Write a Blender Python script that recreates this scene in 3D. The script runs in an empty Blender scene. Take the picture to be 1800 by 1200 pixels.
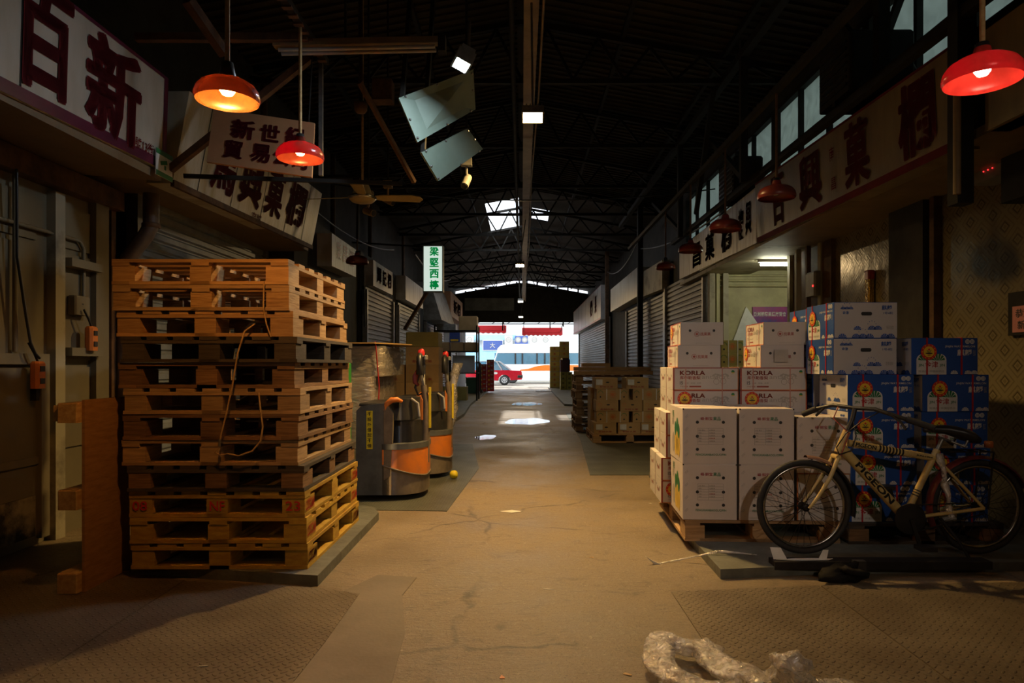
import bpy, math, random
from mathutils import Vector, Matrix
random.seed(7)
S = bpy.context.scene
C = S.collection
PI = math.pi
# ---------------------------------------------------------------- camera, world, sun, exposure
cam = bpy.data.cameras.new('camera'); co = bpy.data.objects.new('camera', cam); C.objects.link(co)
co.location = (0, 0, 1.22); co.rotation_euler = (PI/2, 0, 0)
cam.lens = 24; cam.sensor_width = 36; cam.sensor_fit = 'HORIZONTAL'
cam.shift_x = -17/1800; cam.shift_y = 40/1800; cam.clip_end = 300; cam.clip_start = .05
S.camera = co
S.view_settings.view_transform = 'Standard'; S.view_settings.look = 'None'
S.view_settings.gamma = 1; S.view_settings.use_curve_mapping = False; S.view_settings.exposure = 0.0
S.cycles.max_bounces = 6; S.cycles.diffuse_bounces = 3; S.cycles.glossy_bounces = 3
S.cycles.transmission_bounces = 6; S.cycles.transparent_max_bounces = 16; S.cycles.sample_clamp_indirect = 4
S.cycles.caustics_reflective = False; S.cycles.caustics_refractive = False
w = bpy.data.worlds.new('world'); S.world = w; w.use_nodes = True
w.node_tree.nodes['Background'].inputs[0].default_value = (.86, .93, 1, 1)
w.node_tree.nodes['Background'].inputs[1].default_value = 4.5
sl = bpy.data.lights.new('sun', 'SUN'); sl.energy = 4.5; sl.angle = .02; sl.color = (1, .95, .86)
so = bpy.data.objects.new('sun', sl); C.objects.link(so)
so.rotation_euler = Vector((.06, -.5, -.62)).to_track_quat('-Z', 'Y').to_euler(); so.location = (0, 20, 20)
LAMP = 690.0         # watts of the alley flood lamp over the pallets
COLD = 430.0         # radiance of the small cold flood lamp
BULB = 950.0         # radiance of the bulbs in the red shades

def P(px, py, Y):
    return ((px-917)/1200*Y, Y, 1.22+(640-py)/1200*Y)
def X(px, Y): return (px-917)/1200*Y
def Z(py, Y): return 1.22+(640-py)/1200*Y

# ---------------------------------------------------------------- materials
MT = {}
def nodes(name):
    m = bpy.data.materials.new(name); m.use_nodes = True
    nt = m.node_tree; return m, nt, nt.nodes['Principled BSDF']
def N(nt, t, **k):
    n = nt.nodes.new(t)
    for a, v in k.items():
        if a.startswith('i_'): n.inputs[int(a[2:])].default_value = v
        else: setattr(n, a, v)
    return n
def M(name, col, col2=None, rough=.6, metal=0, scale=6, stretch=(1, 1, 1), bump=0, bscale=40, rnd=0, spec=.5, lo=.38, hi=.64, detail=5, coat=0):
    m, nt, b = nodes(name); L = nt.links.new
    b.inputs['Roughness'].default_value = rough; b.inputs['Metallic'].default_value = metal
    b.inputs['Specular IOR Level'].default_value = spec
    if coat: b.inputs['Coat Weight'].default_value = coat
    tc = N(nt, 'ShaderNodeTexCoord'); mp = N(nt, 'ShaderNodeMapping'); mp.inputs['Scale'].default_value = stretch
    L(tc.outputs['Object'], mp.inputs['Vector'])
    oi = None
    if rnd:
        oi = N(nt, 'ShaderNodeObjectInfo'); mu = N(nt, 'ShaderNodeMath', operation='MULTIPLY', i_1=37.0)
        L(oi.outputs['Random'], mu.inputs[0]); cb = N(nt, 'ShaderNodeCombineXYZ')
        for i in range(3): L(mu.outputs[0], cb.inputs[i])
        L(cb.outputs[0], mp.inputs['Location'])
    c2 = col2 or tuple(min(1, c*.72) for c in col)
    ns = N(nt, 'ShaderNodeTexNoise'); ns.inputs['Scale'].default_value = scale; ns.inputs['Detail'].default_value = detail
    ns.inputs['Roughness'].default_value = .65
    L(mp.outputs[0], ns.inputs['Vector'])
    mr = N(nt, 'ShaderNodeMapRange'); mr.inputs[1].default_value = lo; mr.inputs[2].default_value = hi
    L(ns.outputs['Fac'], mr.inputs[0])
    mx = N(nt, 'ShaderNodeMix', data_type='RGBA'); mx.inputs[6].default_value = (*col, 1); mx.inputs[7].default_value = (*c2, 1)
    L(mr.outputs[0], mx.inputs[0]); out = mx.outputs[2]
    if rnd:
        hs = N(nt, 'ShaderNodeHueSaturation'); mr2 = N(nt, 'ShaderNodeMapRange')
        mr2.inputs[3].default_value = 1-rnd; mr2.inputs[4].default_value = 1+rnd*.6
        L(oi.outputs['Random'], mr2.inputs[0]); L(mr2.outputs[0], hs.inputs['Value']); L(out, hs.inputs['Color']); out = hs.outputs[0]
    L(out, b.inputs['Base Color'])
    if bump:
        n2 = N(nt, 'ShaderNodeTexNoise'); n2.inputs['Scale'].default_value = bscale; n2.inputs['Detail'].default_value = 4
        L(mp.outputs[0], n2.inputs['Vector']); bp = N(nt, 'ShaderNodeBump'); bp.inputs['Strength'].default_value = bump
        bp.inputs['Distance'].default_value = .02
        L(n2.outputs['Fac'], bp.inputs['Height']); L(bp.outputs[0], b.inputs['Normal'])
    MT[name] = m; return m
def EM(name, col, st):
    m, nt, b = nodes(name); b.inputs['Base Color'].default_value = (*col, 1)
    b.inputs['Emission Color'].default_value = (*col, 1); b.inputs['Emission Strength'].default_value = st
    MT[name] = m; return m

W0 = ((.50, .29, .12), (.36, .19, .07))
wood_new = M('wood_new', (.52, .31, .13), (.36, .19, .07), rough=.75, scale=3, stretch=(2, 2, 26), bump=.15, bscale=30, rnd=.25)
wood_tan = M('wood_tan', (.46, .29, .14), (.30, .18, .08), rough=.8, scale=3, stretch=(2, 2, 30), bump=.2, bscale=30, rnd=.3)
wood_brown = M('wood_brown', (.26, .14, .06), (.15, .075, .03), rough=.8, scale=3, stretch=(2, 2, 30), bump=.2, bscale=30, rnd=.3)
wood_dark = M('wood_dark', (.085, .065, .045), (.05, .035, .022), rough=.85, scale=3, stretch=(2, 2, 30), bump=.25, bscale=30, rnd=.3)
wood_yellow = M('wood_yellow', (.52, .33, .035), (.38, .20, .02), rough=.7, scale=3, stretch=(3, 3, 12), bump=.15, rnd=.2)
plywood = M('plywood', (.40, .21, .075), (.30, .145, .045), rough=.7, scale=2.5, stretch=(3, 3, 18), bump=.05, rnd=.05)
ply_block = M('ply_block', (.46, .28, .12), (.24, .125, .045), rough=.8, scale=8, stretch=(1, 1, 14), rnd=.2)
timber = M('timber', (.56, .37, .16), (.40, .23, .08), rough=.75, scale=5, stretch=(6, 1, 6), bump=.15, rnd=.15)
conc = M('concrete_wall', (.19, .165, .12), (.12, .10, .07), rough=.85, scale=3, bump=.1)
cream = M('cream_paint', (.22, .19, .12), (.15, .125, .075), rough=.6, scale=1.4, bump=.03, lo=.3, hi=.7)
cream_dirty = M('cream_dirty', (.40, .36, .25), (.10, .085, .06), rough=.65, scale=2.2, lo=.5, hi=.72)
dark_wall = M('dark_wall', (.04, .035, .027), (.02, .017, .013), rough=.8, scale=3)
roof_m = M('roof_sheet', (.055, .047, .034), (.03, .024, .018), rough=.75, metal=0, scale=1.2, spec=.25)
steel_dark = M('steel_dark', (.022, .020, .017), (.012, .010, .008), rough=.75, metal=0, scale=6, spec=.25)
steel_rust = M('steel_rust', (.16, .085, .04), (.07, .035, .02), rough=.7, metal=.2, scale=8)
steel_grey = M('steel_grey', (.30, .29, .27), (.2, .19, .17), rough=.4, metal=.7, scale=10)
paint_grey = M('grey_paint', (.30, .30, .28), (.17, .16, .14), rough=.5, scale=4)
shut_m = M('shutter_paint', (.30, .32, .31), (.2, .21, .2), rough=.45, metal=.2, scale=3)
shut_dark = M('shutter_dark', (.085, .072, .052), (.045, .038, .027), rough=.45, metal=.3, scale=3)
white_panel = M('white_panel', (.62, .64, .66), (.5, .52, .54), rough=.5, scale=3)
black_m = M('black_plastic', (.015, .015, .015), (.03, .028, .026), rough=.4, scale=8)
rubber = M('rubber', (.02, .02, .02), (.035, .032, .03), rough=.75, scale=12)
sign_cream = M('sign_face', (.58, .53, .45), (.42, .36, .25), rough=.35, scale=1.5, stretch=(1, 2.2, .6), lo=.42, hi=.75)
sign_stain = M('sign_face_stained', (.56, .52, .42), (.36, .29, .13), rough=.4, scale=1.3, stretch=(1, 2.4, .5), lo=.42, hi=.62)
sign_old = M('sign_face_yellowed', (.24, .18, .085), (.17, .12, .055), rough=.4, scale=1.5, stretch=(1, 3, .6))
sign_white = M('sign_face_white', (.62, .60, .58), (.36, .31, .30), rough=.4, scale=2.5, stretch=(1, 5, .5), lo=.42, hi=.72)
sign_pink = M('sign_board_pink', (.54, .27, .12), (.46, .22, .10), rough=.6, scale=3)
purple = M('purple_trim', (.15, .025, .055), (.10, .016, .035), rough=.3, scale=4)
red_ink = M('sign_red', (.14, .010, .014), (.10, .007, .010), rough=.75, scale=5, spec=.15)
red_ink2 = M('sign_red_bright', (.42, .05, .05), (.3, .04, .04), rough=.4, scale=5)
sof = M('soffit', (.22, .15, .075), (.16, .105, .05), rough=.6, scale=2)
carton_white = M('carton_white', (.66, .60, .56), (.58, .52, .48), rough=.65, scale=2, rnd=.04, lo=.3, hi=.75)
carton_grey = M('carton_pale_grey', (.60, .57, .55), (.53, .50, .48), rough=.6, scale=2, rnd=.04, lo=.3, hi=.75)
carton_blue = M('carton_blue', (.018, .085, .36), (.014, .065, .28), rough=.4, scale=2, rnd=.08)
kraft = M('kraft', (.52, .34, .15), (.43, .27, .11), rough=.75, scale=3, rnd=.12)
kraft_y = M('kraft_yellow', (.42, .36, .10), (.34, .28, .08), rough=.7, scale=3, rnd=.1)
carton_yel = M('carton_yellow', (.55, .52, .10), (.45, .40, .06), rough=.6, scale=3, rnd=.1)
carton_red = M('carton_red', (.50, .03, .02), (.38, .02, .015), rough=.5, scale=3, rnd=.1)
def flat(name, col, rough=.5, metal=0, coat=0): return M(name, col, tuple(c*.85 for c in col), rough=rough, metal=metal, scale=9, coat=coat)
p_white = flat('print_white', (.72, .72, .7)); p_red = flat('print_red', (.40, .025, .03)); p_brown = flat('print_brown', (.34, .06, .045))
p_green = flat('print_green', (.02, .19, .06)); p_black = flat('print_black', (.02, .02, .02)); p_grey = flat('print_grey', (.30, .29, .26))
p_yel = flat('print_yellow', (.85, .55, .03)); p_blue = flat('print_blue', (.02, .09, .38)); p_orange = flat('print_orange', (.62, .20, .05))
p_pale = flat('print_pale', (.42, .40, .37)); p_melon = flat('print_melon', (.78, .55, .10)); p_sun = flat('print_sun_red', (.62, .03, .02))
strap_red = flat('strap_red', (.50, .02, .025), rough=.35); strap_pink = flat('strap_pink', (.55, .26, .22), rough=.35)
orange_m = M('orange_panel', (.68, .19, .02), (.44, .15, .05), rough=.45, scale=4, lo=.42, hi=.72)
truck_grey = M('truck_grey', (.10, .105, .10), (.065, .065, .06), rough=.5, scale=6)
truck_dirt = M('truck_dirty', (.20, .155, .10), (.11, .085, .06), rough=.6, scale=5)
yellow_m = flat('warning_yellow', (.80, .62, .02)); red_m = flat('red_plastic', (.62, .03, .03), rough=.35)
bike_m = M('bicycle_cream', (.60, .45, .17), (.36, .24, .09), rough=.4, scale=8, lo=.5, hi=.75, coat=.3)
bike_red = M('bicycle_mudguard', (.22, .035, .03), (.12, .02, .02), rough=.35, scale=6)
fender_tan = M('bicycle_fender_tan', (.36, .20, .13), (.22, .12, .08), rough=.5, scale=6)
chrome = M('chrome', (.5, .48, .44), (.3, .28, .25), rough=.25, metal=1, scale=10)
paper = M('paper', (.72, .70, .62), (.62, .59, .5), rough=.7, scale=6)
gold = M('gold_foil', (.55, .34, .06), (.25, .12, .02), rough=.25, metal=.8, scale=40, bump=.6, bscale=60)
fan_m = M('fan_blade', (.44, .34, .16), (.34, .25, .11), rough=.45, scale=4)
sheet_m = M('sheet_metal', (.25, .32, .255), (.20, .26, .20), rough=.5, metal=.1, scale=2)
awning = flat('awning_red', (.50, .015, .02)); road = M('asphalt', (.28, .25, .2), (.22, .19, .15), rough=.8, scale=8)
facade = M('facade', (.72, .74, .75), (.6, .63, .66), rough=.7, scale=1); sky_blue = flat('fascia_blue', (.30, .55, .70)); navy = flat('navy_sign', (.04, .08, .28))
taxi_red = flat('taxi_red', (.55, .012, .03), rough=.25, coat=.6); silver = flat('silver_paint', (.62, .64, .66), rough=.3, metal=.2)
bus_white = flat('bus_white', (.82, .82, .80), rough=.3); bus_orange = flat('bus_orange', (.80, .16, .015), rough=.35)
tube_em = EM('lit_tube', (1, 1, .74), 55)
lamp_em = EM('flood_face', (1, .72, .36), 40); lamp_far = EM('flood_face_far', (1, .68, .32), 520)
cold_em = EM('cold_flood_face', (.72, .86, 1), COLD)
bulb_em = EM('bulb_warm', (1, .42, .085), BULB); bulb_em2 = EM('bulb_rose', (1, .50, .36), 32); bulb_em3 = EM('bulb_dim', (1, .42, .12), 120)
lightbox = EM('lightbox_face', (.76, .90, .80), .78); box_green = EM('lightbox_green', (.0, .24, .06), .55); led_red = EM('led_red', (1, .03, .03), 2)

def glass(name, col, tr=.6, rough=.05):
    m, nt, b = nodes(name); L = nt.links.new
    b.inputs['Base Color'].default_value = (*col, 1); b.inputs['Roughness'].default_value = rough
    t = N(nt, 'ShaderNodeBsdfTransparent'); t.inputs[0].default_value = (*[min(1, c*1.0+.35) for c in col], 1)
    mx = N(nt, 'ShaderNodeMixShader'); mx.inputs[0].default_value = tr
    L(b.outputs[0], mx.inputs[1]); L(t.outputs[0], mx.inputs[2]); L(mx.outputs[0], nt.nodes['Material Output'].inputs[0])
    MT[name] = m; return m
bus_glass = glass('bus_glass', (.16, .30, .38), .55)
def film(name, col, tr, rough=.22, bump=.8, bscale=25, metal=.35, stretch=(1, 1, 1)):
    m, nt, b = nodes(name); L = nt.links.new
    b.inputs['Base Color'].default_value = (*col, 1); b.inputs['Roughness'].default_value = rough; b.inputs['Specular IOR Level'].default_value = .9; b.inputs['Metallic'].default_value = metal
    tc0 = N(nt, 'ShaderNodeTexCoord'); tc = N(nt, 'ShaderNodeMapping'); tc.inputs['Scale'].default_value = stretch; L(tc0.outputs['Object'], tc.inputs[0]); n2 = N(nt, 'ShaderNodeTexNoise'); n2.inputs['Scale'].default_value = bscale; n2.inputs['Detail'].default_value = 6
    n2.inputs['Distortion'].default_value = 1.5
    L(tc.outputs[0], n2.inputs['Vector']); bp = N(nt, 'ShaderNodeBump'); bp.inputs['Strength'].default_value = bump; bp.inputs['Distance'].default_value = .03
    L(n2.outputs['Fac'], bp.inputs['Height']); L(bp.outputs[0], b.inputs['Normal'])
    t = N(nt, 'ShaderNodeBsdfTransparent'); mx = N(nt, 'ShaderNodeMixShader')
    mr = N(nt, 'ShaderNodeMapRange'); mr.inputs[1].default_value = .35; mr.inputs[2].default_value = .65
    mr.inputs[3].default_value = max(0, tr-.22); mr.inputs[4].default_value = min(1, tr+.22)
    L(n2.outputs['Fac'], mr.inputs[0]); L(mr.outputs[0], mx.inputs[0])
    L(b.outputs[0], mx.inputs[1]); L(t.outputs[0], mx.inputs[2]); L(mx.outputs[0], nt.nodes['Material Output'].inputs[0])
    MT[name] = m; return m
wrap = film('stretch_film', (.95, .88, .78), .45, rough=.24, bump=.9, bscale=20)
wrap_tight = film('stretch_film_tight', (.75, .69, .62), .60, rough=.2, bump=.45, bscale=7, stretch=(1, 1, 3.5))
def translucent(name, col, tcol, amt, rough=.25, low=.35):
    m, nt, b = nodes(name); L = nt.links.new
    b.inputs['Base Color'].default_value = (*col, 1); b.inputs['Roughness'].default_value = rough
    tc = N(nt, 'ShaderNodeTexCoord'); ns = N(nt, 'ShaderNodeTexNoise'); ns.inputs['Scale'].default_value = 9; ns.inputs['Detail'].default_value = 5
    L(tc.outputs['Object'], ns.inputs['Vector'])
    mr = N(nt, 'ShaderNodeMapRange'); mr.inputs[1].default_value = .4; mr.inputs[2].default_value = .65; mr.inputs[3].default_value = amt; mr.inputs[4].default_value = amt*low
    L(ns.outputs['Fac'], mr.inputs[0])
    t = N(nt, 'ShaderNodeBsdfTranslucent'); t.inputs[0].default_value = (*tcol, 1); mx = N(nt, 'ShaderNodeMixShader')
    L(mr.outputs[0], mx.inputs[0]); L(b.outputs[0], mx.inputs[1]); L(t.outputs[0], mx.inputs[2]); L(mx.outputs[0], nt.nodes['Material Output'].inputs[0])
    MT[name] = m; return m
shade_amber = translucent('lamp_shade_amber', (.050, .020, .008), (.008, .0012, .0005), .5)
shade_rose = translucent('lamp_shade_rose', (.26, .055, .03), (.15, .002, .012), .6)
shade_red = translucent('lamp_shade_red', (.80, .085, .06), (.30, .006, .014), .6)
shade_off = M('lamp_shade_unlit', (.24, .03, .025), (.16, .045, .03), rough=.35, scale=5)
frost = translucent('frosted_pane', (.35, .38, .36), (.24, .27, .25), .8, .5, .85)

def math_(nt, op, a, b=None):
    n = N(nt, 'ShaderNodeMath', operation=op)
    for i, v in enumerate((a, b)):
        if v is None: continue
        if isinstance(v, (int, float)): n.inputs[i].default_value = v
        else: nt.links.new(v, n.inputs[i])
    return n.outputs[0]
def floor_mat():
    m, nt, b = nodes('floor_concrete'); L = nt.links.new
    tc = N(nt, 'ShaderNodeTexCoord')
    def noise(sc, st, det=6, dist=0):
        mp = N(nt, 'ShaderNodeMapping'); mp.inputs['Scale'].default_value = st; L(tc.outputs['Object'], mp.inputs['Vector'])
        n = N(nt, 'ShaderNodeTexNoise'); n.inputs['Scale'].default_value = sc; n.inputs['Detail'].default_value = det; n.inputs['Roughness'].default_value = .7
        n.inputs['Distortion'].default_value = dist; L(mp.outputs[0], n.inputs['Vector']); return n.outputs['Fac']
    def ramp(f, a, bb, x=0, y=1):
        r = N(nt, 'ShaderNodeMapRange'); r.inputs[1].default_value = a; r.inputs[2].default_value = bb; r.inputs[3].default_value = x; r.inputs[4].default_value = y
        L(f, r.inputs[0]); return r.outputs[0]
    def mix(f, a, c):
        x = N(nt, 'ShaderNodeMix', data_type='RGBA'); L(f, x.inputs[0])
        for i, v in ((6, a), (7, c)):
            if isinstance(v, tuple): x.inputs[i].default_value = (*v, 1)
            else: L(v, x.inputs[i])
        return x.outputs[2]
    big = noise(.9, (1, 1, 1)); fine = noise(40, (1, 1, 1), 3); scr = noise(7, (1.3, 6, 1), 6, 1.2); grit = noise(110, (1, 1, 1), 2)
    c = mix(ramp(big, .35, .68), (.27, .205, .125), (.17, .125, .075))
    c = mix(ramp(scr, .52, .70, 0, .38), c, (.10, .074, .045))
    mid = noise(4.5, (1, 1.6, 1), 8, 1.0); c = mix(ramp(mid, .54, .70, 0, .6), c, (.085, .065, .042))
    c = mix(ramp(fine, .55, .75, 0, .6), c, (.34, .29, .21))
    c = mix(ramp(grit, .58, .68, 0, .8), c, (.07, .052, .034))
    mpv = N(nt, 'ShaderNodeMapping'); wn = N(nt, 'ShaderNodeTexNoise'); wn.inputs['Scale'].default_value = 3; wn.inputs['Detail'].default_value = 6
    L(tc.outputs['Object'], wn.inputs['Vector']); vm = N(nt, 'ShaderNodeVectorMath', operation='MULTIPLY_ADD'); vm.inputs[1].default_value = (.35, .35, 0)
    L(wn.outputs['Color'], vm.inputs[0]); L(tc.outputs['Object'], vm.inputs[2]); vo = N(nt, 'ShaderNodeTexVoronoi', feature='DISTANCE_TO_EDGE'); vo.inputs['Scale'].default_value = .55
    L(vm.outputs[0], vo.inputs['Vector']); cr_ = ramp(vo.outputs['Distance'], .002, .012, .75, 0); msk = ramp(noise(1.3, (1, 1, 1)), .45, .6, 0, 1)
    c = mix(math_(nt, 'MULTIPLY', cr_, msk), c, (.045, .034, .022))
    spk = noise(28, (1, 1, 1), 2); c = mix(ramp(spk, .66, .74, 0, .55), c, (.40, .33, .22))
    L(c, b.inputs['Base Color'])
    L(ramp(big, .35, .6, .72, .42), b.inputs['Roughness'])
    ad = N(nt, 'ShaderNodeMath', operation='ADD'); L(math_(nt, 'MULTIPLY', scr, .4), ad.inputs[0]); mu = N(nt, 'ShaderNodeMath', operation='MULTIPLY', i_1=.5); L(fine, mu.inputs[0]); L(mu.outputs[0], ad.inputs[1])
    bp = N(nt, 'ShaderNodeBump'); bp.inputs['Strength'].default_value = .8; bp.inputs['Distance'].default_value = .013
    L(ad.outputs[0], bp.inputs['Height']); L(bp.outputs[0], b.inputs['Normal'])
    MT['floor'] = m; return m
floor_m = floor_mat()

def checker(name, col, col2, cell=.034, rough=.5, metal=.5):
    m, nt, b = nodes(name); L = nt.links.new
    tc = N(nt, 'ShaderNodeTexCoord'); sp = N(nt, 'ShaderNodeSeparateXYZ'); L(tc.outputs['Object'], sp.inputs[0])
    x, y = sp.outputs[0], sp.outputs[1]
    u = math_(nt, 'MULTIPLY', math_(nt, 'ADD', x, y), .7071/cell); v = math_(nt, 'MULTIPLY', math_(nt, 'SUBTRACT', x, y), .7071/cell)
    fu = math_(nt, 'SUBTRACT', math_(nt, 'FRACT', u), .5); fv = math_(nt, 'SUBTRACT', math_(nt, 'FRACT', v), .5)
    par = math_(nt, 'FLOORED_MODULO', math_(nt, 'ADD', math_(nt, 'FLOOR', u), math_(nt, 'FLOOR', v)), 2.0)
    def lerp(a, c): return math_(nt, 'ADD', a, math_(nt, 'MULTIPLY', par, math_(nt, 'SUBTRACT', c, a)))
    al, ac = lerp(fu, fv), lerp(fv, fu)
    def sq(q, s): t = math_(nt, 'DIVIDE', q, s); return math_(nt, 'MULTIPLY', t, t)
    h = math_(nt, 'MAXIMUM', math_(nt, 'SUBTRACT', 1.0, math_(nt, 'ADD', sq(al, .46), sq(ac, .17))), 0.0)
    ns = N(nt, 'ShaderNodeTexNoise'); ns.inputs['Scale'].default_value = 2.2; ns.inputs['Detail'].default_value = 7; L(tc.outputs['Object'], ns.inputs['Vector'])
    mr = N(nt, 'ShaderNodeMapRange'); mr.inputs[1].default_value = .35; mr.inputs[2].default_value = .65; L(ns.outputs['Fac'], mr.inputs[0])
    mx = N(nt, 'ShaderNodeMix', data_type='RGBA'); mx.inputs[6].default_value = (*col, 1); mx.inputs[7].default_value = (*col2, 1); L(mr.outputs[0], mx.inputs[0])
    L(mx.outputs[2], b.inputs['Base Color']); b.inputs['Metallic'].default_value = metal
    L(math_(nt, 'SUBTRACT', rough, math_(nt, 'MULTIPLY', h, .15)), b.inputs['Roughness'])
    bp = N(nt, 'ShaderNodeBump'); bp.inputs['Strength'].default_value = 1; bp.inputs['Distance'].default_value = .012
    L(math_(nt, 'MINIMUM', h, .6), bp.inputs['Height']); L(bp.outputs[0], b.inputs['Normal'])
    return m
check_brown = checker('checker_plate_brown', (.24, .195, .135), (.15, .115, .075))
check_green = checker('checker_plate_green', (.16, .165, .13), (.10, .10, .075))

def tile_mat():
    m, nt, b = nodes('diamond_tile'); L = nt.links.new
    tc = N(nt, 'ShaderNodeTexCoord'); sp = N(nt, 'ShaderNodeSeparateXYZ'); L(tc.outputs['Object'], sp.inputs[0])
    y, z = sp.outputs[1], sp.outputs[2]
    a, c = math_(nt, 'MULTIPLY', y, 1/.25), math_(nt, 'MULTIPLY', z, 1/.22)
    fu = math_(nt, 'ABSOLUTE', math_(nt, 'SUBTRACT', math_(nt, 'FRACT', math_(nt, 'ADD', a, c)), .5))
    fv = math_(nt, 'ABSOLUTE', math_(nt, 'SUBTRACT', math_(nt, 'FRACT', math_(nt, 'SUBTRACT', a, c)), .5))
    f = math_(nt, 'MAXIMUM', fu, fv)
    band = math_(nt, 'SINE', math_(nt, 'MULTIPLY', f, 2*PI*6.0))
    mr = N(nt, 'ShaderNodeMapRange'); mr.inputs[1].default_value = .1; mr.inputs[2].default_value = .6; L(band, mr.inputs[0])
    inner = math_(nt, 'LESS_THAN', math_(nt, 'ABSOLUTE', math_(nt, 'SUBTRACT', f, .17)), .026)
    mx = N(nt, 'ShaderNodeMix', data_type='RGBA'); mx.inputs[6].default_value = (.215, .18, .11, 1); mx.inputs[7].default_value = (.165, .135, .08, 1); L(mr.outputs[0], mx.inputs[0])
    m2 = N(nt, 'ShaderNodeMix', data_type='RGBA'); m2.inputs[7].default_value = (.085, .066, .038, 1); L(inner, m2.inputs[0]); L(mx.outputs[2], m2.inputs[6])
    L(m2.outputs[2], b.inputs['Base Color']); b.inputs['Roughness'].default_value = .18
    ns = N(nt, 'ShaderNodeTexNoise'); ns.inputs['Scale'].default_value = 6; L(tc.outputs['Object'], ns.inputs['Vector'])
    bp = N(nt, 'ShaderNodeBump'); bp.inputs['Strength'].default_value = .25; bp.inputs['Distance'].default_value = .01
    L(math_(nt, 'ADD', ns.outputs['Fac'], math_(nt, 'MULTIPLY', band, .03)), bp.inputs['Height']); L(bp.outputs[0], b.inputs['Normal'])
    return m
tile_m = tile_mat()

# ---------------------------------------------------------------- mesh helpers
GC = {}
def glyph(s, off):
    k = (s, off)
    if k in GC: return GC[k]
    if off >= .04:                       # brush weight: overlaid shifted copies of the plain glyph
        vs0, fs0, ar0 = glyph(s, .010); n = len(vs0); vs = []; fs = []; q = off*.8
        for i in range(7):
            dx, dy = (0, 0) if i == 6 else (q*math.cos(PI*i/3)/max(1, ar0), q*math.sin(PI*i/3)*.7)
            vs += [((a+dx+q/max(1, ar0))/(1+2*q/max(1, ar0)), (b+dy+q*.7)/(1+1.4*q)) for a, b in vs0]; fs += [tuple(i*n+j for j in f) for f in fs0]
        GC[k] = (vs, fs, ar0); return GC[k]
    off = min(off, .012)
    cu = bpy.data.curves.new('t', 'FONT'); cu.body = s; cu.size = 1; cu.offset = off; cu.resolution_u = 2
    ob = bpy.data.objects.new('t', cu); C.objects.link(ob)
    dg = bpy.context.evaluated_depsgraph_get(); dg.update()
    ev = ob.evaluated_get(dg); me = ev.to_mesh()
    vs = [(v.co.x, v.co.y) for v in me.vertices]; fs = [tuple(p.vertices) for p in me.polygons]
    ev.to_mesh_clear(); bpy.data.objects.remove(ob); bpy.data.curves.remove(cu)
    x0 = min(v[0] for v in vs); x1 = max(v[0] for v in vs); y0 = min(v[1] for v in vs); y1 = max(v[1] for v in vs)
    vs = [((a-x0)/(x1-x0), (b-y0)/(y1-y0)) for a, b in vs]
    GC[k] = (vs, fs, (x1-x0)/(y1-y0)); return GC[k]
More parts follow.
